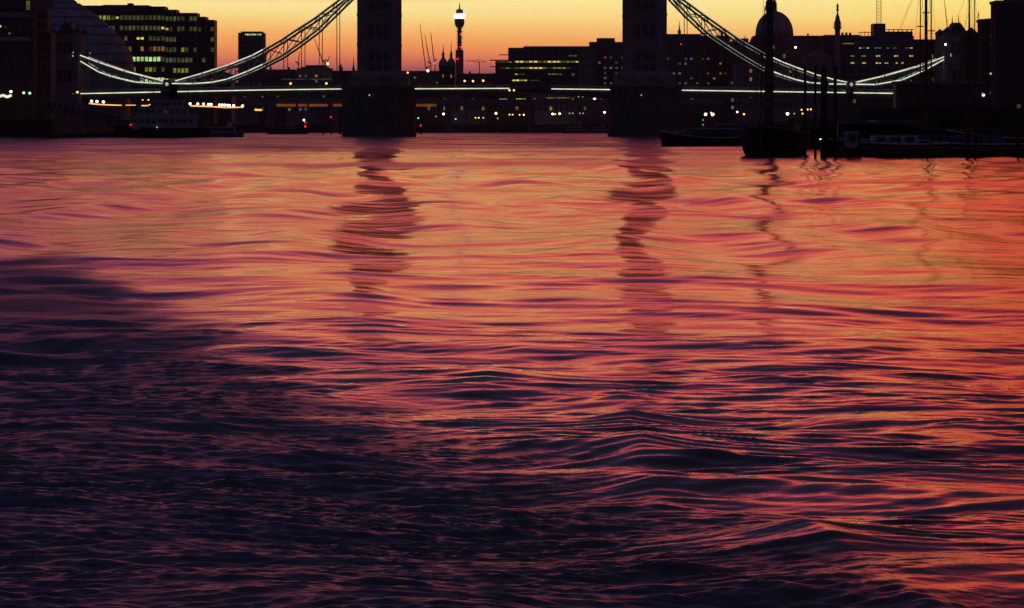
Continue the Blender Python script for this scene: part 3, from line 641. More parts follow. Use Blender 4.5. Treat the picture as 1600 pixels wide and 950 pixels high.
# twin domed station towers
def station_tower(px, w, label, ytop):
    Y = 2200; b = thing('station_tower', label, 'tower', (PX(px, Y), Y, 4.6)); x = PX(px, Y); s_ = sc(Y); hw = w/2*s_
    MB().box(x-hw, x+hw, Y-hw, Y+hw, 4.0, PZ(102, Y)).build('tower', 'brick_dark', b)
    MB().box(x-hw*1.12, x+hw*1.12, Y-hw*1.12, Y+hw*1.12, PZ(103, Y), PZ(101.2, Y)).build('cornice', 'portland', b)
    MB().lathe([(hw*1.05, PZ(101.2, Y)), (hw*1.0, PZ(98, Y)), (hw*.8, PZ(94.5, Y)), (hw*.45, PZ(91.5, Y)), (hw*.3, PZ(90.5, Y))], x, Y, 10).build('dome', 'lead', b, smooth=False)
    MB().lathe([(hw*.3, PZ(90.5, Y)), (hw*.32, PZ(84, Y)), (hw*.12, PZ(80, Y)), (.1, PZ(ytop, Y))], x, Y, 8).build('lantern', 'lead', b)
    for yy in (110, 119): window(b, x, Y-hw, PZ(yy, Y), hw*.45, 2.2, 'win_warm' if yy == 119 else 'glass_dark')
station_tower(692.5, 13.5, 'left of the twin domed station towers with needle lanterns', 69)
station_tower(705.0, 13, 'right of the twin domed station towers, touching the beacon tower', 66)
# beacon / telecom tower
Y = 5500; x = PX(718, Y); s_ = sc(Y); b = thing('telecom_tower', 'tall slender telecom tower with a glowing white band near its top', 'tower', (x, Y, 4.6))
MB().lathe([(6.2*s_, 4.0), (6.2*s_, PZ(78, Y))], x, Y, 16).build('lower_shaft', 'cladding', b)
MB().lathe([(3.0*s_, PZ(78, Y)), (3.0*s_, PZ(42, Y))], x, Y, 12).build('aerial_core', 'steel_dark', b)
for k in range(8): MB().lathe([(4.3*s_ if k % 2 else 4.9*s_, PZ(76-4.3*k, Y)), (4.3*s_ if k % 2 else 4.9*s_, PZ(74.4-4.3*k, Y))], x, Y, 12).build('aerial_platform', 'cladding', b)
MB().lathe([(5.2*s_, PZ(43, Y)), (7.4*s_, PZ(38, Y)), (7.6*s_, PZ(29.3, Y))], x, Y, 20).build('drum', 'cladding', b)
for k in range(3): MB().lathe([(7.9*s_, PZ(38-3*k, Y)), (7.9*s_, PZ(37-3*k, Y))], x, Y, 20).build('drum_ring', 'slate', b)
MB().lathe([(8.9*s_, PZ(29, Y)), (8.9*s_, PZ(21.5, Y))], x, Y, 20).build('lit_band', 'beacon', b)
MB().lathe([(5.2*s_, PZ(21.3, Y)), (5.6*s_, PZ(16, Y)), (3.2*s_, PZ(14.5, Y))], x, Y, 14).build('roof_drum', 'slate', b)
MB().lathe([(1.4*s_, PZ(14.5, Y)), (1.0*s_, PZ(11, Y)), (.3*s_, PZ(4, Y))], x, Y, 6).build('antenna', 'steel_dark', b)
for px, py in ((720, 54), (720, 74), (715, 92)): MB().ball((PX(px, Y), Y-7.5*s_, PZ(py, Y)), 1.7*s_).build('warning_light', 'lamp_red', b)
MB().ball((x, Y, PZ(12, Y)), .6*s_).build('warning_light', 'lamp_red', b)
# cranes
def luffing(label, foot, pivot, tip, Y, tail=None):
    b = thing('tower_crane', label, 'crane', (PX(foot[0], Y), Y, 4.6), 'cranes on the skyline'); r = .62*sc(Y)
    P = lambda p: (PX(p[0], Y), Y, PZ(p[1], Y))
    m = MB(); fx = PX(foot[0], Y); z = 4.6; zt = PZ(pivot[1], Y); w = .8*sc(Y)
    for sx in (-1, 1): m.tube((fx+sx*w, Y, 4.0), (fx+sx*w, Y, zt), r*.5, n=4)
    k = 0
    while z < zt-3: m.tube((fx-w if k % 2 else fx+w, Y, z), (fx+w if k % 2 else fx-w, Y, z+3), r*.35, n=3); z += 3; k += 1
    m.build('mast', 'crane_red', b)
    j = MB(); A = np.array(P(pivot)); B = np.array(P(tip)); d = (B-A)/np.linalg.norm(B-A); nrm = np.array((-d[2], 0, d[0])); w2 = .7*sc(Y)
    j.tube(A, B, r*.6, n=4); j.tube(A+nrm*w2*2, B, r*.5, n=4)
    for q in range(14): a = A+(B-A)*q/14; c = A+(B-A)*(q+1)/14; j.tube(a, c+nrm*w2*2*(1-(q+1)/14), r*.3, n=3)
    j.build('jib', 'crane_red', b)
    tp = tail or (pivot[0]-3, pivot[1]-3); MB().tube(P(pivot), P(tp), r).box(PX(tp[0], Y)-1.2*sc(Y), PX(tp[0], Y)+1.2*sc(Y), Y-1, Y+1, PZ(tp[1]+2, Y), PZ(tp[1], Y)).build('counterweight', 'steel_dark', b)
    MB().box(PX(pivot[0]-1, Y), PX(pivot[0]+1.2, Y), Y-1.5, Y+.5, PZ(pivot[1]+1, Y), PZ(pivot[1]-2, Y)).build('cab', 'steel_dark', b)
luffing('steep crane leaning left, tallest of the three right of the left tower', (667, 0), (666, 107), (656, 38), 3200, (671, 103))
luffing('faint middle crane of the three right of the left tower', (673, 0), (672.5, 99), (663.5, 54), 4200)
luffing('crane with its jib rising just left of the twin domed towers', (680, 0), (679, 97), (673, 50), 3400, (681, 92))
luffing('thin crane on the skyline left of the left tower, jib leaning left', (507, 0), (505, 96), (491, 60), 3300, (509, 93))
luffing('small crane under the left chain with its jib raised right', (466.5, 0), (466.5, 101), (468, 80), 2900, (463, 96))
luffing('short crane with raised jib on the bulky flat roofed building', (510, 0), (510, 100), (516, 86), 2900, (507, 97))
Y = 3600; b = thing('hammerhead_crane', 'level jib crane on the skyline right of the beacon tower', 'crane', (PX(749, Y), Y, 4.6), 'cranes on the skyline')
MB().tube((PX(749, Y), Y, 4.0), (PX(749, Y), Y, PZ(96, Y)), .5).build('mast', 'crane_red', b)
MB().tube((PX(727, Y), Y, PZ(95, Y)), (PX(763, Y), Y, PZ(97, Y)), .25, n=4).tube((PX(749, Y), Y, PZ(93, Y)), (PX(761, Y), Y, PZ(96.5, Y)), .15, n=3).tube((PX(749, Y), Y, PZ(93, Y)), (PX(731, Y), Y, PZ(95, Y)), .15, n=3).build('jib', 'crane_red', b)
MB().ball((PX(762.5, Y), Y-.5, PZ(96.5, Y)), .75).build('jib_light', 'lamp_dim', b)
lamps([(637, 113.5, 'lamp_warm'), (631, 116.5, 'lamp_dim'), (668.5, 110.5, 'lamp_white', 2290, 2.0), (679, 98, 'lamp_dim')], 2290, 'on the roofs between the left tower and the twin domed towers', 'roof lamps between tower and station', base=45, rpx=1.6)
lamp(512, 99.5, 2140, 'lamp_white', 'bright lamp on top of the bulky flat roofed building', base=40, rpx=1.8)
# terraced glass offices between the towers
Y = 2030; b = thing('terraced_offices', 'wide flat roofed glass offices with bright yellow floors between the bridge towers', 'building', (PX(850, Y), Y, 4.6))
MB().box(PX(794, Y), PX(922, Y), Y, Y+50, 4.0, PZ(74.5, Y)).box(PX(818, Y), PX(922, Y), Y+2, Y+40, PZ(74.5, Y), PZ(72, Y)).build('wall', 'cladding', b)
MB().box(PX(774, Y), PX(794, Y), Y+1, Y+45, 4.0, PZ(95, Y)).build('side_wing', 'cladding', b)
for yy, xx in ((94, 765), (104, 766), (115, 766), (85.5, 780)): MB().box(PX(xx, Y), PX(794, Y), Y-1.5, Y+.9, PZ(yy+.8, Y), PZ(yy-.6, Y)).build('terrace_slab', 'concrete', b)
for yy in (91.5, 101, 111, 121, 131): MB().box(PX(794.2, Y), PX(921.8, Y), Y-1.0, Y-.01, PZ(yy+1.2, Y), PZ(yy-1.2, Y)).build('floor_band', 'slate', b)
litrow(b, 776, 800, 97, 2.6, Y, ['win_green', 'win_faint'], 4)
litrow(b, 804, 906, 96.5, 3.6, Y, ['win_yellow', 'win_yellow', 'win_green'], 14); litrow(b, 782, 804, 106.5, 2.4, Y, ['win_faint', 'win_green'], 3)
litrow(b, 804, 892, 106.3, 3.2, Y, ['win_yellow', 'win_green', 'win_faint'], 12); litrow(b, 804, 820, 116, 2.6, Y, ['win_yellow', 'win_faint'], 3); litrow(b, 856, 878, 116, 2.0, Y, 'win_green', 4)
litrow(b, 800, 824, 125.5, 3.0, Y, 'win_yellow', 4); litrow(b, 828, 846, 125.5, 2.2, Y, 'win_faint', 3); litrow(b, 888, 902, 87, 3.4, Y, ['win_yellow', 'win_faint'], 2)
grid(b, 824, 920, 112, 130, Y, 10, 2, prob=.05); grid(b, 798, 920, 78, 88, Y, 13, 1)
block('grey slab just right of the terraced glass offices', 904, 930, 78, 2020, wall='concrete', rows=4, cols=3, wy=(84, 132), prob=.05)
block('stepped office block left against the right bridge tower', 922, 978, 67, 2060, wall='cladding', rows=6, wy=(86, 134), prob=.45, pal=('win_cool', 'win_faint', 'win_pink'), roof='plant')
for i, (x0, x1, yt, lab) in enumerate([(640, 700, 142, 'low riverside building right of the left pier, beside the orange strip'), (700, 760, 145, 'dark riverside building under the middle span below the beacon tower'),
        (760, 830, 141, 'riverside building under the middle span with a lit zigzag canopy'), (830, 900, 143, 'riverside building under the middle span with a cream lit floor'), (900, 962, 140, 'riverside building with a blue lit corner beside the right pier')]):
    bb = block(lab, x0, x1, yt, 1998, wall='concrete' if i % 2 else 'brick_dark', rows=2, wy=(150, 176), prob=.15, depth=25)
    if i == 2: litrow(bb, 780, 793, 155.5, 2.6, 1998, 'win_bright', 5); litrow(bb, 806, 822, 155, 3, 1998, 'win_yellow', 4)
    if i == 3: litrow(bb, 852, 890, 153, 2.6, 1998, ['win_green', 'win_warm'], 9)
    if i == 4: MB().box(PX(949, 1997), PX(952, 1997), 1996.5, 1997.9, PZ(158, 1997), PZ(145, 1997)).build('blue_sign', 'blue_sign', bb)
# roofs right of the right tower
block('flat roofed dark block touching the right side of the right bridge tower', 1038, 1095, 54.5, 2200, wall='cladding', rows=6, wy=(88, 134), prob=.3, pal=('win_faint', 'win_cool'))
block('long dark office row behind the hangers right of the right tower', 1092, 1140, 64, 2230, rows=6, wy=(88, 134), prob=.25, pal=('win_faint', 'win_warm'), roof='mansard')
block('dark office block left of the cathedral dome', 1138, 1184, 67, 2210, rows=5, wy=(88, 134), prob=.12, roof='plant')
for px, w in ((1062, 'red'),): lamp(1064, 69, 2190, 'lamp_red', 'small red warning lamp on the block by the right bridge tower', base=40, rpx=1.1)
litb = block('dark river front under the right span, behind the moored launch', 1058, 1150, 146, 2005, rows=2, wy=(150, 174), prob=.12)
block('shadowed river front block behind the barge mast', 1150, 1258, 100, 1998, rows=5, wy=(104, 170), prob=.04, wall='concrete')
block('low roofs behind the cathedral dome', 1176, 1292, 63, 2600, rows=2, wy=(66, 95), prob=.05, roof='mansard')
# cathedral dome
Y = 3000; x = PX(1210, Y); s_ = sc(Y); b = thing('cathedral', 'great round cathedral dome behind the tall barge mast', 'cathedral', (x, Y, 4.6))
MB().lathe([(30.5*s_, 4.0), (30.5*s_, PZ(62, Y))], x, Y, 32).build('drum_base', 'portland', b)
MB().lathe([(27*s_, PZ(62, Y)), (27*s_, PZ(53, Y))], x, Y, 32).build('drum', 'portland', b)
for i in range(32):
    a = 2*math.pi*i/32; MB().tube((x+29*s_*math.cos(a), Y+29*s_*math.sin(a), PZ(62, Y)), (x+29*s_*math.cos(a), Y+29*s_*math.sin(a), PZ(54, Y)), .55, n=6).build('column', 'portland', b)
MB().lathe([(30*s_, PZ(54, Y)), (30*s_, PZ(52, Y))], x, Y, 32).build('gallery', 'portland', b)
pr_ = [(29.2*s_*math.cos(a), PZ(52, Y)+34.5*s_*math.sin(a)) for a in np.linspace(0, 1.42, 12)]
dm = MB().lathe(pr_, x, Y, 32).build('dome', 'lead', b, smooth=True)
for i in range(32):
    a = 2*math.pi*i/32; rb = MB()
    for (r0, z0), (r1, z1) in zip(pr_, pr_[1:]): rb.tube((x+r0*math.cos(a), Y+r0*math.sin(a), z0), (x+r1*math.cos(a), Y+r1*math.sin(a), z1), .22, n=3)
    rb.build('rib', 'lead', dm)
MB().lathe([(5*s_, PZ(18, Y)), (4*s_, PZ(16, Y)), (4*s_, PZ(6, Y)), (2.6*s_, PZ(2, Y)), (.6*s_, PZ(-4, Y)), (.6*s_, PZ(-12, Y))], x, Y, 12).build('lantern', 'portland', b)
MB().box(x-90, x+40, Y+5, Y+40, 4.0, PZ(66, Y)).build('nave', 'portland', b)
lamp(1243, 74, 2590, 'lamp_white', 'bright lamp on the roofs right of the cathedral dome', base=40, rpx=1.7)
# monument column
Y = 2010; x = PX(1308.7, Y); s_ = sc(Y); b = thing('monument_column', 'tall stone column with a railed gallery and flaming urn on top', 'monument', (x, Y, 4.6))
MB().box(x-3.2, x+3.2, Y-3.2, Y+3.2, 4.0, 18).build('pedestal', 'portland', b)
MB().lathe([(4.6*s_, 18), (4.2*s_, PZ(46, Y))], x, Y, 20).build('shaft', 'portland', b)
MB().lathe([(4.4*s_, PZ(46, Y)), (6.6*s_, PZ(43.5, Y)), (6.6*s_, PZ(42.3, Y)), (6.2*s_, PZ(42.3, Y))], x, Y, 12).build('capital', 'portland', b)
cg = MB(); 
for i in range(12): a = 2*math.pi*i/12; cg.tube((x+6.3*s_*math.cos(a), Y+6.3*s_*math.sin(a), PZ(42.3, Y)), (x+4.6*s_*math.cos(a), Y+4.6*s_*math.sin(a), PZ(33, Y)), .1, n=3)
cg.build('gallery_cage', 'steel_dark', b)
MB().lathe([(4.4*s_, PZ(42.3, Y)), (4.2*s_, PZ(34, Y)), (3.2*s_, PZ(27, Y)), (1.2*s_, PZ(21, Y)), (1.0*s_, PZ(18, Y))], x, Y, 12).build('drum', 'portland', b)
MB().lathe([(1.0*s_, PZ(18, Y)), (2.4*s_, PZ(15.5, Y)), (1.2*s_, PZ(13, Y)), (2.0*s_, PZ(11, Y)), (1.5*s_, PZ(8, Y)), (.2*s_, PZ(5, Y))], x, Y, 8).build('urn', 'lead', b)
# city blocks right
Y = 2040; b = block('long lit office building with roof trellis and lattice mast right of the column', 1342, 1428, 56, Y, wall='cladding', rows=3, wy=(108, 130), prob=.1, cornice=False)
MB().box(PX(1366, Y), PX(1384.5, Y), Y+3, Y+20, PZ(56, Y), PZ(36.5, Y)).build('plant_tower', 'cladding', b)
MB().box(PX(1385, Y), PX(1427, Y), Y+3, Y+20, PZ(56, Y), PZ(49, Y)).build('plant_room', 'cladding', b)
tr = MB(); tr.box(PX(1342, Y), PX(1366, Y), Y+2, Y+6, PZ(50.6, Y), PZ(49.8, Y)).box(PX(1386, Y), PX(1429, Y), Y+2, Y+6, PZ(46.2, Y), PZ(45.4, Y))
for px in (1346, 1352, 1358, 1363): tr.box(PX(px, Y)-.15, PX(px, Y)+.15, Y+3, Y+3.3, PZ(56, Y), PZ(50, Y))
for px in (1390, 1397, 1404, 1411, 1418, 1425): tr.box(PX(px, Y)-.3, PX(px, Y)+.3, Y+2.5, Y+2.9, PZ(49, Y), PZ(46, Y))
tr.build('roof_trellis', 'steel_dark', b)
ms = MB(); xa, xb = PX(1372, Y), PX(1379, Y); z = PZ(36.5, Y); zt = 82; k = 0
for xx in (xa, xb): ms.tube((xx, Y+8, z), (xx, Y+8, zt), .16, n=4)
while z < zt-2: ms.tube((xa, Y+8, z), (xb, Y+8, z+2), .1, n=3); ms.tube((xb, Y+8, z), (xa, Y+8, z+2), .1, n=3); z += 2
ms.build('lattice_mast', 'crane_red', b)
for a, c in ((1342,1358),(1366,1377),(1385,1389),(1395,1402),(1413,1432-6)): litrow(b, a, c, 75, 2.0, Y, ['win_cool', 'win_bright'], max(1, int((c-a)/4)))
for px in (1349, 1372, 1400, 1424): litrow(b, px-3.5, px+3.5, 87.5, 3.0, Y, 'win_yellow' if px > 1360 else 'win_green', 2)
for px, w in ((1350, 3), (1372.5, 4.5), (1385, 3), (1401, 1.5), (1410, 1.5)): litrow(b, px-w, px+w, 98.5, 2.6, Y, 'win_yellow', 2)
b = block('dark block with faint top floor lights around the column', 1289, 1343, 56, 2070, wall='brick_dark', rows=3, wy=(90, 128), prob=.15)
litrow(b, 1316, 1342, 68, 2.2, 2070, ['win_warm', 'win_green'], 6)
for px, w in ((1332, 3), ): litrow(b, px-w, px+w, 87.5, 3.0, 2070, 'win_green', 2); litrow(b, px-w, px+w, 98.5, 3.0, 2070, 'win_yellow', 2)
for px in (1316, 1322, 1328): MB().box(PX(px, 2070), PX(px+3, 2070), 2073, 2076, PZ(56, 2070), PZ(50.5, 2070)).build('chimney', 'brick_dark', b)
Y = 1995; b = thing('classical_hall', 'low classical hall with a pediment left of the column', 'building', (PX(1280, Y), Y, 4.6))
MB().box(PX(1258, Y), PX(1300, Y), Y, Y+30, 4.0, PZ(90, Y)).build('wall', 'portland', b)
MB().slab([(PX(1255, Y), PZ(90, Y)), (PX(1303, Y), PZ(90, Y)), (PX(1279, Y), PZ(80, Y))], Y-1, Y+30).build('pediment', 'portland', b)
for i in range(6): MB().tube((PX(1262+i*7, Y), Y-.6, 4.6), (PX(1262+i*7, Y), Y-.6, PZ(91, Y)), .6, n=8).build('column', 'portland', b)
block('shadowed block behind the right chain between the lit offices and the gate tower', 1426, 1470, 63, 2100, rows=5, wy=(70, 130), prob=.1)
block('low dark fronts behind the masts on the right bank', 1296, 1400, 118, 1700, rows=3, wy=(122, 165), prob=.05)
# ---------------------------------------------------------------- right bank, nearer
def rblock(label, x0, x1, yt, Y, **k): return block(label, x0, x1, yt, Y, **k)
b = rblock('dark brick warehouse with three dull lit windows near the right edge', 1534, 1562, 34, 760, wall='brick_dark', rows=6, cols=3, wy=(95, 180), prob=.04, depth=7)
for yy, m in ((42.5, 'win_pink'), (57, 'win_pink'), (70, 'win_faint')): window(b, PX(1549, 760), 759.8, PZ(yy, 760), .7, .8, m)
MB().slab([(PX(1534, 760), PZ(34, 760)+.6), (PX(1562, 760), PZ(34, 760)+.6), (PX(1562, 760), PZ(30, 760)+.4)], 760, 767).build('parapet', 'brick_dark', b)
b = rblock('tallest dark warehouse filling the right edge of the picture', 1557, 1680, 5, 740, wall='brick_dark', rows=7, cols=9, wy=(15, 180), prob=.05, depth=9)
MB().box(PX(1576, 740), PX(1680, 740), 742, 748, PZ(5, 740)+.6, PZ(-4, 740)).build('upper_storey', 'brick_dark', b)
b = rblock('dark wharf house behind the tapering mast, one yellow window', 1508, 1536, 54, 820, wall='brick_dark', rows=4, cols=3, wy=(75, 170), prob=0, depth=7)
window(b, PX(1531.5, 820), 819.8, PZ(64.5, 820), .8, 1.3, 'win_green')
block('long low quay shed behind the moored yachts on the right', 1400, 1540, 132, 640, rows=2, wy=(140, 172), prob=.04, depth=5, wall='cladding')
lamp(1477.5, 69.5, 1060, 'lamp_white', 'bright lamp at the gate tower by the right end of the chain', base=PZ(146, YB), rpx=1.8)
lamp(1537, 148.5, 600, 'lamp_white', 'bright lamp low on the quay at the right edge', rpx=1.9)
lamp(1548, 115, 730, 'lamp_dim', 'dull lamp on the warehouse front near the right edge', rpx=1.8)
lamp(1454, 63.5, 1500, 'win_pink', 'small pink lamp beside the mast at the right', rpx=1.5)
# ---------------------------------------------------------------- embankment lamps
lamps([(132, 158, 'lamp_white', 1250, 1.7), (143, 158), (151.5, 158.5), (161.5, 159.2)], 1250, 'under the deck near the glass dome', 'white lamps under the left end of the bridge', 'lamp_white', rpx=2.1)
lamp(131.5, 174, 1240, 'lamp_warm', 'lone low warm lamp beneath the row of four near the glass dome', rpx=1.5)
lamps([(223, 156, 'lamp_warm', 1300, 1.1), (232, 156, 'lamp_warm', 1300, 1.2)], 1300, 'of the small pair above the steamer bow', 'small pair above the steamer', rpx=1.1)
lamps([(297, 162), (309, 162.3), (318, 162.5), (326, 163), (330, 163), (343, 164), (347, 164), (351, 164), (356, 164.5), (358.5, 164.8), (365, 165), (379, 165.5)], 1406, 'in the string of round lamps behind the steamer stern', 'string of white lamps on the left embankment', 'lamp_white', rpx=2.0)
st = MB().path([(PX(x, 1240), 1240, PZ(y, 1240)) for x, y in ((138, 161.5), (160, 163.5), (190, 164.5))], .2); tag(st.build('handrail_light', 'gold_strip', base=(PX(165, 1240), 1240, 10)), 'thin golden handrail light under the left end of the deck', 'light strip')
st = MB().path([(PX(x, 1286), 1286, PZ(y, 1286)) for x, y in ((196, 164.3), (212, 164.3))], .14); st.path([(PX(x, 1286), 1286, PZ(y, 1286)) for x, y in ((221, 165), (231, 165), (235, 163))], .2); tag(st.build('handrail_light', 'gold_strip', base=(PX(215, 1286), 1286, 10)), 'short broken golden light just left of the steamer mast', 'light strip')
st = MB().path([(PX(x, 1405), 1405, PZ(y, 1405)) for x, y in ((297, 165.3), (330, 166.5), (352, 168), (378, 167.5))], .25); tag(st.build('handrail_light', 'gold_strip', base=(PX(335, 1405), 1405, 12)), 'golden handrail light beneath the string of round lamps', 'light strip')
st = MB().path([(PX(x, 1750), 1750, PZ(y, 1750)) for x, y in ((398, 171.5), (409, 172))], .45); tag(st.build('handrail_light', 'gold_strip', base=(PX(404, 1750), 1750, 10)), 'short bright golden strip left of the tug lights', 'light strip')
lamps([(647, 185, 'lamp_green'), (653.5, 184.5, 'lamp_green'), (681, 182, 'lamp_dim'), (693, 178, 'lamp_white', 1985, 1.8), (700, 182, 'lamp_warm'), (703.5, 177.5, 'lamp_white', 1985, 1.7), (712, 186, 'lamp_green'), (743, 184, 'lamp_warm'), (748, 184, 'lamp_warm'), (755, 184, 'lamp_warm'), (775, 177, 'lamp_white', 1985, 1.8), (777.5, 185, 'lamp_dim'),
       (796, 179, 'lamp_warm'), (801, 179, 'lamp_warm'), (812, 179.3, 'lamp_warm'), (818.5, 179.3, 'lamp_white')], 1985, 'along the far bank beneath the middle span', 'far bank lamps under the middle span', 'lamp_warm', rpx=1.2)
lamps([(863.5, 178, 'lamp_white', 1985, 1.7), (867.5, 178.3), (874.5, 177.7, 'lamp_white', 1985, 1.7), (890, 177, 'lamp_dim'), (895, 177, 'lamp_dim'), (906, 177, 'lamp_dim'), (911, 177, 'lamp_dim'), (944.5, 175.5, 'lamp_white', 1985, 1.8)], 1985, 'of the group on the far bank left of the right pier', 'far bank lamps left of the right pier', 'lamp_warm', rpx=1.2)
lamps([(904, 151, 'lamp_dim'), (910.5, 151, 'lamp_dim'), (929, 155, 'lamp_white', 1980, 2.2)], 1980, 'higher under the deck left of the right pier', 'upper lamps left of the right pier', base=8, rpx=1.1)
lamps([(1102.5, 178.5, 'lamp_white', 1500, 2.3), (1111, 176, 'lamp_warm'), (1113.5, 178.7, 'lamp_white', 1500, 2.4), (1152, 175, 'lamp_white', 1500, 1.5), (1162.5, 178.3, 'lamp_warm', 1500, 1.6)], 1500, 'above the moored launch right of the right pier', 'lamps above the moored launch', rpx=1.2)
lamps([(1230.5, 177.7, 'lamp_white', 1500, 2.4), (1241, 177.5, 'lamp_dim'), (1252.5, 171.5, 'lamp_warm'), (1254, 177.5, 'lamp_warm'), (1262, 171, 'lamp_warm'), (1267, 170.8, 'lamp_warm')], 1500, 'between the barge mast and the timber piles', 'lamps between barge mast and piles', rpx=1.3)
# ---------------------------------------------------------------- boats
def hull(m, cx, cy, L, B, fb, ang, sheer=.5, bowp=2.2, deck=True, low=-.6, mi=0, stern=.8):
    """lofted hull; ang = heading of the bow in the plan"""
    ca, sa = math.cos(ang), math.sin(ang); N = 18; rings = []
    for k in range(N+1):
        u = 1-(1-k/N)**1.5; hb = B/2*(1-max(0, (u-.5)/.5)**bowp)*(stern+(1-stern)*min(1, u/.3)); hb = max(hb, .04)
        zt = fb*(1+sheer*((u-.35)/.65)**2*(1 if u > .35 else .5)); lx = (u-.5)*L; rake = .04*L*max(0, (u-.8)/.2)
        ring = []
        for fr, zz in ((0, low), (.62, low), (.88, fb*.12), (.97, fb*.5), (1.0, zt)): ring.append((hb*fr, zz))
        rings.append((lx, ring, zt, rake))
    b0 = len(m.v)
    for lx, ring, zt, rake in rings:
        for sgn in (1, -1):
            for (yy, zz) in (ring if sgn == 1 else ring[::-1]):
                xl = lx + rake*max(0, zz)/max(zt, .1); yl = yy*sgn
                m.v.append((cx+xl*ca-yl*sa, cy+xl*sa+yl*ca, zz))
    K = 10
    for k in range(N):
        for i in range(K-1): m.face([b0+k*K+i, b0+k*K+i+1, b0+(k+1)*K+i+1, b0+(k+1)*K+i], mi)
        m.face([b0+k*K+K-1, b0+k*K, b0+(k+1)*K, b0+(k+1)*K+K-1], mi)
    m.face([b0+i for i in range(K)], mi); m.face([b0+N*K+i for i in range(K-1, -1, -1)], mi)
    return [((cx+(lx+rake)*ca-r[-1][0]*sa*s2, cy+(lx+rake)*sa+r[-1][0]*ca*s2, zt) ) for s2 in (1, -1) for lx, r, zt, rake in rings], N+1
def obox(m, cx, cy, ang, x0, x1, y0, y1, z0, z1, mi=0, taper=0):
    ca, sa = math.cos(ang), math.sin(ang); Q = lambda x, y: (cx+x*ca-y*sa, cy+x*sa+y*ca)
    k = taper; m.prism([Q(x0, y0), Q(x1, y0), Q(x1, y1), Q(x0, y1)], z0, z1, mi, top=[Q(x0+k, y0+k), Q(x1-k, y0+k), Q(x1-k, y1-k), Q(x0+k, y1-k)]); return m
def L2W(cx, cy, ang, x, y): return (cx+x*math.cos(ang)-y*math.sin(ang), cy+x*math.sin(ang)+y*math.cos(ang))
def make_hull(parent, cx, cy, L, B, fb, ang, m='hull_black', rail='paint_white', **k):
    h = MB(); pts, n = hull(h, cx, cy, L, B, fb, ang, **k); ho = h.build('hull', m, parent)
    r = MB(); r.path(pts[:n], .07); r.path(pts[n:], .07); r.build('gunwale', rail, ho); return ho, pts, n

# big sailing barge, nearly bow on, at the right
Y = 318; cx, cy = PX(1178, Y)+2.5, Y+9; ang = math.radians(-100)
b = thing('sailing_barge', 'black sailing barge seen bow on with thick furled mast, right of the right bridge tower', 'barge', (cx, cy, 0))
ho, pts, n = make_hull(b, cx, cy, 24, 5.8, 2.15, ang, sheer=.30, bowp=2.6, rail='hull_blue')
bx_, by_ = L2W(cx, cy, ang, 12, 0); MB().tube((bx_, by_, -.3), L2W(cx, cy, ang, 12.95, 0)+(3.1,), .16).build('stem_post', 'wood', b)
ck = MB(); obox(ck, cx, cy, ang, -9, -3, -1.6, 1.6, 1.6, 3.0); ck.build('deckhouse', 'wood', b)
hx, hy = PX(1212, Y), cy-3
mst = MB().tube((hx, hy, 1.5), (hx-.05, hy, 17.5), .30, .22, n=10).build('mast', 'wood', b)
sl_ = MB(); prev = None
for i in range(14):                                            # furled brown sail bundled along the mast
    z = 3.0+i*1.05; r = .50-.012*i+.05*math.sin(i*2.1); sl_.lathe([(r*.9, z), (r, z+.5), (r*.88, z+1.02)], hx-.22+.012*i, hy-.15, 9, rot=i*.4)
sl_.build('furled_sail', 'canvas', b, smooth=True)
MB().tube((hx-.5, hy, 2.6), (hx-.28, hy-.2, 16.5), .14, .09, n=6).tube((hx-1.05, hy, 2.6), (hx-.55, hy, 14), .08, .05, n=5).build('sprit', 'wood', b)
MB().tube((hx-.05, hy, 17.0), (hx, hy, 25.0), .13, .06, n=6).build('topmast', 'wood', b)
rg = MB()
for dx in (-2.4, -1.9, 1.9, 2.4): rg.tube((hx+dx, hy+.6, 2.0), (hx, hy, 16.8), .02, n=3)
rg.tube((hx-2.0, hy-8, 2.9), (hx, hy, 24.5), .02, n=3); rg.build('rigging', 'rope', b)
MB().lathe([(.3, 2.0), (.34, 2.2), (.34, 2.5), (.2, 2.7)], hx-.9, cy-10, 8).build('windlass', 'steel_dark', b)
# launch behind it
Y = 505; ang = math.radians(188); cx, cy = PX(1103, Y), Y+3
b = thing('moored_launch', 'dark launch with pale canopy edge moored right of the right bridge pier', 'boat', (cx, cy, 0))
make_hull(b, cx, cy, 12.6, 3.8, 1.15, ang, sheer=.9, rail='paint_white')
ck = MB(); obox(ck, cx, cy, ang, -5.2, 3.2, -1.5, 1.5, 1.0, 2.3, taper=.12); ck.build('cabin', 'hull_blue', b)
cn = MB(); obox(cn, cx, cy, ang, -4.8, 2.6, -1.55, 1.55, 2.3, 2.45); cn.build('canopy', 'canvas', b)
MB().path([(*L2W(cx, cy, ang, x, 1.55), z) for x, z in ((-4.8, 2.5), (1.5, 2.55), (3.0, 2.35), (5.0, 1.95))], .06).build('canopy_edge', 'paint_white', b)
for i in range(5): window(b, L2W(cx, cy, ang, -4+i*1.4, 1.45)[0], L2W(cx, cy, ang, -4+i*1.4, 1.45)[1]-.1, 1.75, .9, .55, 'glass_dark', rz=ang-math.pi, name='cabin_window')
Y = 540; cx, cy = PX(1146, Y), Y+2; ang = math.radians(5)
b = thing('workboat', 'dark workboat with a small wheelhouse between the launch and the barge', 'boat', (cx, cy, 0))
make_hull(b, cx, cy, 9.0, 3.2, 1.3, ang, sheer=.5, rail='hull_blue')
MB().box(cx-2.6, cx+.6, cy-1.1, cy+1.1, 1.2, 3.1).build('wheelhouse', 'hull_blue', b); MB().box(cx-2.75, cx+.75, cy-1.25, cy+1.25, 3.1, 3.22).build('roof', 'paint_white', b)
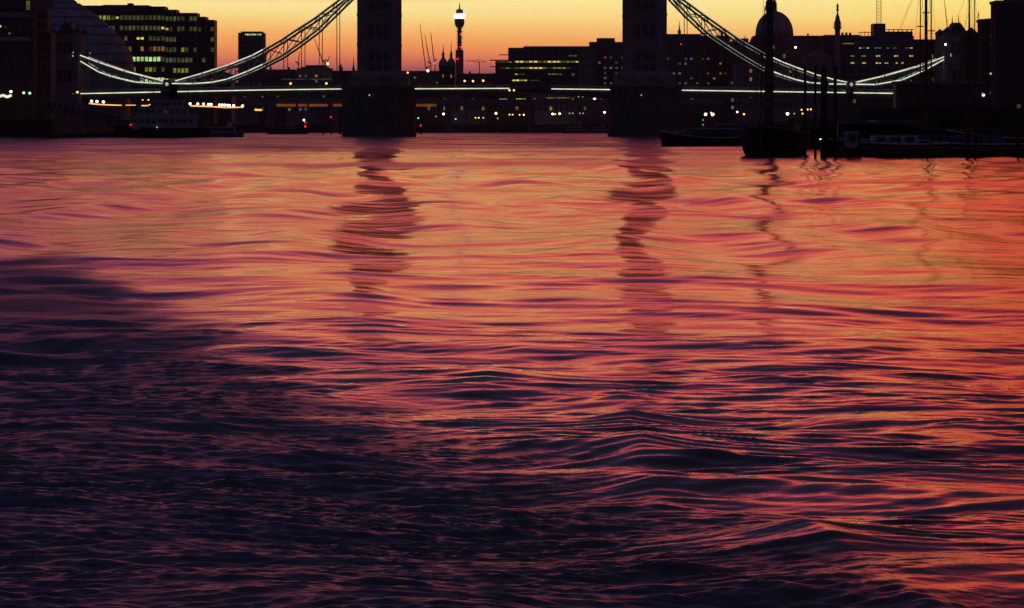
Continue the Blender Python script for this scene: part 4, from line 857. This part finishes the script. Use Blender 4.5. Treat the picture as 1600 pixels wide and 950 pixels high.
for i in range(3): window(b, cx-2.1+i*1.05, cy-1.1, 2.4, .75, .7, 'glass_dark', name='cabin_window')
for z in (PZ(189, Y), PZ(194, Y)): pass
MB().tube((PX(1098.5, 530), 530, 1), (PX(1098.5, 530), 530, PZ(186, 530)), .07).build('mast', 'steel_dark', b)
for zz in (187.5, 195): MB().ball((PX(1098.5, 530), 529.9, PZ(zz, 530)), .13).build('mast_lamp', 'lamp_teal', b)
# timber piles
for i, (px, w, yt, lab) in enumerate([(1258, 5, 112, 'slimmest timber pile, beside the barge stern'), (1274, 4.5, 108, 'thin timber pile standing in the river, left of the thick one'), (1288, 12, 104, 'thickest timber pile cluster in the river right of the barge'), (1305, 6, 108, 'timber pile right of the thick pile cluster')]):
    Y = 312+i; s_ = sc(Y); b = thing('mooring_pile', lab, 'pile', (PX(px, Y), Y, 0))
    if w > 10:
        for dx in (-3.6, 0, 3.6): MB().tube((PX(px+dx*1.1, Y), Y+abs(dx)*.1, -3), (PX(px+dx*.75, Y), Y+abs(dx)*.1, PZ(yt+abs(dx), Y)), 2.4*s_, 2.1*s_, n=10).build('post', 'tar_timber', b)
        for zz in (3.0, 6.5): MB().box(PX(px-6.3, Y), PX(px+6.3, Y), Y-.3, Y-.16, zz, zz+.3).build('waling', 'tar_timber', b)
    else:
        MB().tube((PX(px, Y), Y, -3), (PX(px, Y), Y, PZ(yt, Y)), w/2*s_, w/2*s_*.85, n=10).build('post', 'tar_timber', b)
        MB().lathe([(w/2*s_*1.1, PZ(yt, Y)), (w/2*s_*1.1, PZ(yt, Y)+.2), (.03, PZ(yt, Y)+.35)], PX(px, Y), Y, 10).build('pile_cap', 'steel_dark', b)
        MB().lathe([(w/2*s_*1.12, 2.0), (w/2*s_*1.12, 2.3)], PX(px, Y), Y, 10).build('iron_band', 'steel_dark', b)
lamp(1282, 217.5, 308, 'lamp_white', 'tiny white lamp low between the timber piles', base=.6, rpx=1.0)
# pontoon and yachts to the right
Y = 300; b = thing('pontoon', 'long low dark pontoon along the right edge of the river', 'pontoon', (PX(1470, Y), Y, 0))
MB().box(PX(1318, Y), PX(1760, Y), Y, Y+6, -.6, .75).build('float', 'tar_timber', b)
MB().box(PX(1318, Y), PX(1760, Y), Y-.1, Y+6.1, .75, .9).build('planking', 'wood', b)
rl = MB()
for px in range(1322, 1740, 16): rl.tube((PX(px, Y), Y+5.8, .9), (PX(px, Y), Y+5.8, 2.0), .04, n=4)
rl.tube((PX(1322, Y), Y+5.8, 2.0), (PX(1738, Y), Y+5.8, 2.0), .04, n=4).tube((PX(1322, Y), Y+5.8, 1.45), (PX(1738, Y), Y+5.8, 1.45), .025, n=4); rl.build('railing', 'steel_dark', b)
for i in range(14): MB().box(PX(1326+i*30, Y), PX(1334+i*30, Y), Y-.25, Y-.1, .1, .7).build('fender', 'hull_black', b)
b = thing('pier_kiosk', 'small pale kiosk standing on the pontoon right of the timber piles', 'kiosk', (PX(1331, 302), 302, .9))
MB().box(PX(1322, 302), PX(1340, 302), 301.5, 303.3, .9, PZ(208, 302)).build('wall', 'deckhouse_paint', b); MB().box(PX(1320, 302), PX(1342, 302), 301.3, 303.5, PZ(208, 302), PZ(206, 302)).build('roof', 'paint_white', b)
window(b, PX(1331, 302), 301.5, 1.7, .6, .5, 'glass_dark')
def yacht(label, px, Y, L, ang, masts, m='hull_black', cab='hull_blue', fb=1.1, B=3.2, name='moored_yacht'):
    cx, cy = PX(px, Y), Y; b = thing(name, label, 'boat', (cx, cy, 0))
    make_hull(b, cx, cy, L, B, fb, ang, m=m, sheer=.5)
    ck = MB(); obox(ck, cx, cy, ang, -L*.25, L*.15, -B*.3, B*.3, fb*.9, fb+.9, taper=.1); ck.build('cabin', cab, b)
    for i in range(3):
        q = L2W(cx, cy, ang, -L*.17+i*L*.12, 0); window(b, q[0], cy-B*.3, fb+.5, .8, .35, 'glass_dark', name='cabin_window')
    for (mx, ytop, r, r2) in masts:
        x = PX(mx, Y); zt = PZ(ytop, Y)
        mo = MB().tube((x, cy, fb*.8), (x, cy, zt), r, r2, n=8).build('mast', 'wood', b)
        for f in (.45, .72): MB().tube((x-.35, cy, fb+(zt-fb)*f), (x+.35, cy, fb+(zt-fb)*f), .05, n=4).build('crosstree', 'wood', mo)
        rg = MB(); zc_ = min(zt, 40)
        for dx in (-1.5, 1.5): rg.tube((x+dx, cy+.1, fb), (x, cy, zt), .012, n=3)
        rg.tube((cx-L*.45*abs(math.cos(ang)), cy, fb+.2), (x, cy, zt), .012, n=3); rg.build('stay', 'rope', mo)
        MB().tube((x, cy-.1, fb+1.4), (x+L*.25, cy-.1, fb+1.3), .14, .10, n=6).build('boom', 'canvas', mo)
yacht('black two masted yacht with the thickest mast, nearer the gate tower', 1446, 330, 15, math.radians(176), [(1447, -60, .19, .12), (1438, -30, .07, .05)])
yacht('yacht with a slim mast just right of the thick masted yacht', 1462, 345, 10, math.radians(10), [(1455, -20, .09, .06)], m='hull_blue')
yacht('old boat with a strongly tapering mast right of the gate tower', 1516, 320, 13, math.radians(172), [(1514.5, -20, .24, .05)], m='hull_black')
yacht('yacht with paired thin masts near the right edge', 1532, 350, 11, math.radians(8), [(1523, -12, .08, .05), (1529, 18, .045, .03)], m='hull_black')
yacht('low dark cruiser moored behind the pontoon next to the pale kiosk', 1388, 318, 11, math.radians(180), [], m='hull_black', cab='paint_white')
yacht('dark motor boat at the right edge behind the pontoon', 1585, 325, 12, math.radians(185), [], m='hull_black', cab='wood', fb=1.6)
luffing('faint crane jib beside the gate tower roof at the right', (1484, 0), (1483, 60), (1475, -4), 2500)
# quayside sheds behind
b = thing('pier_shelter', 'long low shelter with pale roof edge behind the pontoon', 'shelter', (PX(1365, 330), 332, 0))
for px in range(1318, 1430, 18): MB().tube((PX(px, 332), 332, 0), (PX(px, 332), 332, PZ(193, 332)), .08).build('post', 'steel_dark', b)
MB().box(PX(1308, 332), PX(1440, 332), 331, 335, PZ(194, 332), PZ(187, 332)).build('roof', 'hull_blue', b)
MB().box(PX(1312, 332), PX(1436, 332), 333.5, 334.5, -.5, PZ(194, 332)).build('back_wall', 'steel_dark', b)
MB().box(PX(1353, 332), PX(1368, 332), 330.8, 330.98, PZ(191, 332), PZ(187.5, 332)).build('name_board', 'paint_white', b)
b = thing('moored_lighter', 'broad black lighter moored behind the yachts at the right', 'barge', (PX(1500, 380), 384, 0))
make_hull(b, PX(1500, 380), 384, 26, 6, 2.4, math.radians(180), sheer=.2, bowp=4, rail='tar_timber')
MB().box(PX(1450, 380), PX(1560, 380), 382.4, 385.6, 2.2, 4.0).build('hatch', 'tar_timber', b)
b = thing('harbour_lighter', 'black lighter with canvas cover lying behind the timber piles', 'barge', (PX(1280, 420), 424, 0))
make_hull(b, PX(1290, 420), 424, 18, 5, 2.4, math.radians(180), sheer=.2, bowp=4, rail='tar_timber')
MB().slab([(PX(1225, 420), 2.2), (PX(1345, 420), 2.2), (PX(1335, 420), 3.8), (PX(1235, 420), 3.8)], 422.5, 425.5).build('canvas_cover', 'canvas', b)

for px, Y, w, yt, lab in ((1512, 297, 6, 205, 'stubby timber pile at the pontoon edge below the tapering mast'), (1525, 297.5, 4, 198, 'slender timber pile right of the stubby one at the pontoon edge'), (1590, 297, 5, 202, 'timber pile at the pontoon edge by the right border'), (1342, 298.5, 4, 214, 'short timber pile at the left end of the pontoon beside the kiosk')):
    b = thing('mooring_pile', lab, 'pile', (PX(px, Y), Y, 0)); w_ = w/2*sc(Y)
    MB().tube((PX(px, Y), Y, -3), (PX(px, Y), Y, PZ(yt, Y)), w_, w_*.85, n=10).build('post', 'tar_timber', b)
    MB().lathe([(w_*1.1, PZ(yt, Y)), (w_*1.1, PZ(yt, Y)+.12), (.03, PZ(yt, Y)+.2)], PX(px, Y), Y, 10).build('pile_cap', 'steel_dark', b)
for px, Y, L_, a_, lab in ((1382, 296, 3.2, 174, 'small open dinghy tied to the pontoon right of the kiosk'), (1450, 296.5, 4.0, 6, 'open dinghy tied to the pontoon under the thickest yacht mast'), (1557, 296, 3.6, 183, 'open dinghy tied to the pontoon near the right border')):
    b = thing('dinghy', lab, 'boat', (PX(px, Y), Y, 0))
    make_hull(b, PX(px, Y), Y, L_, 1.4, .5, math.radians(a_), sheer=.6, low=-.2, rail='wood')
    MB().box(PX(px, Y)-.1, PX(px, Y)+.15, Y-.6, Y+.6, .45, .5).build('thwart', 'wood', b)
    MB().box(PX(px, Y)-L_*.42*math.cos(math.radians(a_))-.15, PX(px, Y)-L_*.42*math.cos(math.radians(a_))+.15, Y-.15, Y+.15, .3, 1.0).build('outboard_motor', 'steel_dark', b)

# steamer, left
Y = 935; cx, cy = PX(252, Y), Y+4; ang = math.radians(180)
b = thing('river_steamer', 'dark blue grey steamer with high decks and a tall mast, moored at the left pier', 'boat', (cx, cy, 0))
make_hull(b, cx, cy, 25, 6.5, 2.6, math.pi, m='hull_black', sheer=.35, bowp=3, rail='hull_blue')
MB().box(PX(206, Y), PX(303, Y), cy-2.9, cy+2.9, 2.4, PZ(182, Y)).build('main_deckhouse', 'deckhouse_paint', b)
MB().box(PX(203, Y), PX(306, Y), cy-3.1, cy+3.1, PZ(182, Y), PZ(180.5, Y)).build('promenade_deck', 'paint_white', b)
MB().box(PX(214, Y), PX(292, Y), cy-2.3, cy+2.3, PZ(180.5, Y), PZ(169, Y)).build('upper_deckhouse', 'deckhouse_paint', b)
MB().box(PX(210, Y), PX(296, Y), cy-2.6, cy+2.6, PZ(169, Y), PZ(168, Y)).build('boat_deck', 'paint_white', b)
MB().box(PX(240, Y), PX(284, Y), cy-1.8, cy+1.8, PZ(168, Y), PZ(157, Y)).build('bridge_house', 'deckhouse_paint', b)
MB().box(PX(238, Y), PX(286, Y), cy-2.0, cy+2.0, PZ(157, Y), PZ(156, Y)).build('bridge_roof', 'paint_white', b)
for i in range(10): window(b, PX(211+i*9.6, Y), cy-2.9, PZ(189, Y), 1.05, .9, 'glass_dark', name='cabin_window')
for i in range(8): window(b, PX(219+i*9.7, Y), cy-2.3, PZ(175, Y), 1.0, .95, 'glass_dark' if i != 4 else 'win_faint', name='cabin_window')
for i in range(5): window(b, PX(245+i*8.6, Y), cy-1.8, PZ(162, Y), .95, .8, 'glass_dark', name='cabin_window')
MB().lathe([(6.2*sc(Y), PZ(157, Y)), (5.8*sc(Y), PZ(133, Y)), (6.3*sc(Y), PZ(133, Y)), (6.3*sc(Y), PZ(131, Y))], PX(269, Y), cy, 14).build('funnel', 'hull_black', b)
MB().tube((PX(238, Y), cy, PZ(168, Y)), (PX(238, Y), cy, PZ(132, Y)), .13, .07).build('mast', 'wood', b)
MB().tube((PX(292, Y), cy, PZ(168, Y)), (PX(292, Y), cy, PZ(134, Y)), .13, .07).build('mast', 'wood', b)
MB().ball((PX(245, Y), cy-3.4, PZ(199, Y)), .2).build('deck_lamp', 'lamp_dim', b); MB().ball((PX(204, Y), cy-3.4, PZ(195, Y)), .25).build('port_lamp', 'lamp_red', b)
rl = MB(); 
for i in range(26): rl.tube((PX(204+i*4, Y), cy-3.05, PZ(180.5, Y)), (PX(204+i*4, Y), cy-3.05, PZ(175.5, Y)), .04, n=3)
rl.tube((PX(204, Y), cy-3.05, PZ(175.5, Y)), (PX(304, Y), cy-3.05, PZ(175.5, Y)), .05, n=3); rl.build('railing', 'paint_white', b)
# water bus next to it
def waterbus(label, px, Y, L, name='river_boat', m='hull_blue', decks=1, wn=9, ytop=None, top='paint_white'):
    cx, cy = PX(px, Y), Y+2; b = thing(name, label, 'boat', (cx, cy, 0))
    make_hull(b, cx, cy, L, 4.2, 1.3, 0, m=m, sheer=.4, rail=top)
    z = 1.2
    for d in range(decks):
        w = L*(.72-.12*d); MB().box(cx-w*.55, cx+w*.42, cy-1.7, cy+1.7, z, z+1.7).build('cabin', 'deckhouse_paint', b); MB().box(cx-w*.57, cx+w*.45, cy-1.85, cy+1.85, z+1.7, z+1.85).build('cabin_roof', top, b)
        for i in range(wn): window(b, cx-w*.5+(i+.5)*w*.9/wn, cy-1.7, z+.95, w*.9/wn*.8, .8, 'glass_dark', name='cabin_window')
        z += 1.85
    MB().box(cx+L*.12, cx+L*.22, cy-1.0, cy+1.0, z, z+1.1).build('wheelhouse', top, b)
    MB().tube((cx+L*.1, cy, z), (cx+L*.1, cy, z+2.6), .06).build('mast', 'steel_dark', b)
waterbus('blue river boat with a row of cabin windows right of the steamer', 347, 980, 11.5)
waterbus('low double deck river boat with pale stripes left of the right pier', 900, 1780, 12, decks=2, wn=6)
waterbus('dim river boat close against the right pier', 938, 1800, 9, wn=5)
# tug
Y = 1450; cx, cy = PX(449, Y), Y+2; b = thing('tug', 'black tug carrying a column of red lights, left of the left pier', 'tug', (cx, cy, 0))
make_hull(b, cx, cy, 17, 5, 1.9, math.pi, sheer=.6, rail='tar_timber')
MB().box(cx-3.5, cx+2.5, cy-1.6, cy+1.6, 1.8, 4.0).build('wheelhouse', 'hull_blue', b); MB().box(cx-3.8, cx+2.8, cy-1.8, cy+1.8, 4.0, 4.2).build('roof', 'paint_white', b)
for i in range(4): window(b, cx-2.8+i*1.5, cy-1.6, 3.1, 1.1, .8, 'glass_dark', name='cabin_window')
MB().tube((PX(476, Y), cy, 1.6), (PX(476, Y), cy, PZ(184, Y)), .09).build('mast', 'steel_dark', b)
MB().ball((PX(474.5, Y), cy-.3, PZ(187.5, Y)), .42).build('masthead_lamp', 'lamp_white', b)
for px, py in ((476.5, 191), (476.5, 197.5)): MB().ball((PX(px, Y), cy-.3, PZ(py, Y)), .42).build('red_lamp', 'lamp_red', b)
# river marks
def mark(px, Y, yt, label, m=None, lampy=None):
    b = thing('river_post', label, 'post', (PX(px, Y), Y, 0)); MB().tube((PX(px, Y), Y, -3), (PX(px, Y), Y, PZ(yt, Y)), .35, .28, n=8).build('post', 'tar_timber', b)
    MB().box(PX(px, Y)-.7, PX(px, Y)+.7, Y-.2, Y+.2, PZ(yt, Y), PZ(yt, Y)+.3).build('crosspiece', 'tar_timber', b)
    if m: MB().ball((PX(px, Y), Y-.5, PZ(lampy, Y)), 1.4*sc(Y)).build('lamp', m, b)
mark(505, 1400, 186, 'left dark river post between the tug and the left pier')
mark(517, 1380, 184, 'river post with red and white lamp left of the left pier', 'lamp_red', 183)
mark(531, 1350, 190, 'river post closest to the left side of the left pier')
mark(657.5, 1400, 184, 'river post with small red lamp just right of the left pier', 'lamp_red', 196)
# gangway and pontoon, left
Y = 950; b = thing('pier_gangway', 'long sloping lattice gangway leading down from the left quay to the steamer', 'gangway', (PX(140, Y), Y, 0))
A0, A1, B0, B1 = (72, 156), (207, 186), (72, 174), (190, 200)
for off in (0, 2.4):
    P = lambda p: (PX(p[0], Y), Y+off, PZ(p[1], Y))
    MB().tube(P(A0), P(A1), .22, n=4).build('top_chord', 'steel_blue', b); MB().tube(P(B0), P(B1), .22, n=4).build('bottom_chord', 'steel_blue', b)
    br = MB(); n = 12
    for i in range(n):
        u, u2 = i/n, (i+1)/n; a = (A0[0]+(A1[0]-A0[0])*u*.9, A0[1]+(A1[1]-A0[1])*u*.9); c = (B0[0]+(B1[0]-B0[0])*u2, B0[1]+(B1[1]-B0[1])*u2); d = (B0[0]+(B1[0]-B0[0])*u, B0[1]+(B1[1]-B0[1])*u)
        br.tube(P(a), P(c), .1, n=4); br.tube(P(a), P(d), .1, n=4)
    br.build('bracing', 'steel_dark', b)
b = thing('landing_stage', 'flat dark landing stage with a bluish hut beside the steamer bow', 'pontoon', (PX(150, 945), 948, 0))
MB().box(PX(95, 945), PX(215, 945), 945, 953, -.6, 1.2).build('float', 'tar_timber', b); MB().box(PX(178, 945), PX(202, 945), 946, 951, 1.2, 4.6).build('hut', 'hull_blue', b); MB().box(PX(110, 945), PX(130, 945), 946, 951, 1.2, 3.4).build('shelter', 'hull_blue', b)
MB().box(PX(176, 945), PX(204, 945), 945.6, 951.4, 4.6, 4.8).build('hut_roof', 'slate', b)
for i in range(3): window(b, PX(183+i*7, 945), 946, 3.2, .9, 1.0, 'glass_dark')
Y = 850; b = thing('work_raft', 'small flat raft floating off the quay at the far left', 'raft', (PX(78, Y), Y, 0))
MB().box(PX(65, Y), PX(92, Y), Y, Y+4, -.4, .75).build('float', 'tar_timber', b); MB().box(PX(66, Y), PX(91, Y), Y+.2, Y+3.8, .75, .95).build('planking', 'canvas', b)
MB().box(PX(70, Y), PX(76, Y), Y+1, Y+2, .95, 1.3).build('bollard', 'steel_dark', b)
# trees on the far bank
def tree(px, Y, yt, wpx, label):
    x = PX(px, Y); z0 = 4.6; zt = PZ(yt, Y); w = wpx*sc(Y)/2; b = thing('tree', label, 'tree', (x, Y, z0), 'trees on the far bank')
    tk = MB().tube((x, Y, 4.0), (x, Y, z0+(zt-z0)*.6), .4, .2, n=6)
    for k in range(4): a = k*1.6; tk.tube((x, Y, z0+(zt-z0)*.35), (x+w*.6*math.cos(a), Y+w*.6*math.sin(a), z0+(zt-z0)*.75), .16, .06, n=4)
    tk.build('trunk', 'tar_timber', b); m = MB(); r = random.Random(int(px))
    for _ in range(420):
        u = r.random()**.45; th = r.uniform(0, 6.28); ph = math.acos(r.uniform(-.5, 1)); bulge = 1+.25*math.sin(3*th+px)
        p = (x+w*u*bulge*math.sin(ph)*math.cos(th), Y+w*u*math.sin(ph)*math.sin(th), zt-(zt-z0)*.42+(zt-z0)*.42*u*math.cos(ph)); q = .45
        a = np.array([r.gauss(0, 1) for _ in range(3)]); a /= np.linalg.norm(a); c = np.cross(a, (r.random(), .3, r.random())); c /= np.linalg.norm(c); k = len(m.v)
        for s1, s2 in ((-1,-1),(1,-1),(1,1),(-1,1)): m.v.append(tuple(np.array(p)+q*(s1*a+s2*c)))
        m.face([k, k+1, k+2, k+3])
    m.build('crown', 'foliage', b)
tree(752, 1994, 121, 14, 'bushy tree under the level crane right of the beacon tower')
tree(729, 1994, 118, 16, 'tree at the foot of the beacon tower'); tree(770, 1994, 124, 12, 'small tree left of the terraced glass offices')
tree(425, 1996, 136, 16, 'dark tree under the left span near the tower block')

# ---------------------------------------------------------------- evening haze
hz = MB().box(-14100, 14100, -3100, 16100, -6, 215).build('haze', 'earth', base=(0, 6000, -6)); tag(hz, kind='stuff')
hm = bpy.data.materials.new('haze'); hm.use_nodes = True; n = hm.node_tree.nodes; n.clear()
pv = n.new('ShaderNodeVolumePrincipled'); pv.inputs['Color'].default_value = (.80, .78, .86, 1); pv.inputs['Density'].default_value = HAZE; pv.inputs['Anisotropy'].default_value = .2
ho_ = n.new('ShaderNodeOutputMaterial'); hm.node_tree.links.new(pv.outputs[0], ho_.inputs['Volume'])
hz.data.materials.clear(); hz.data.materials.append(hm)
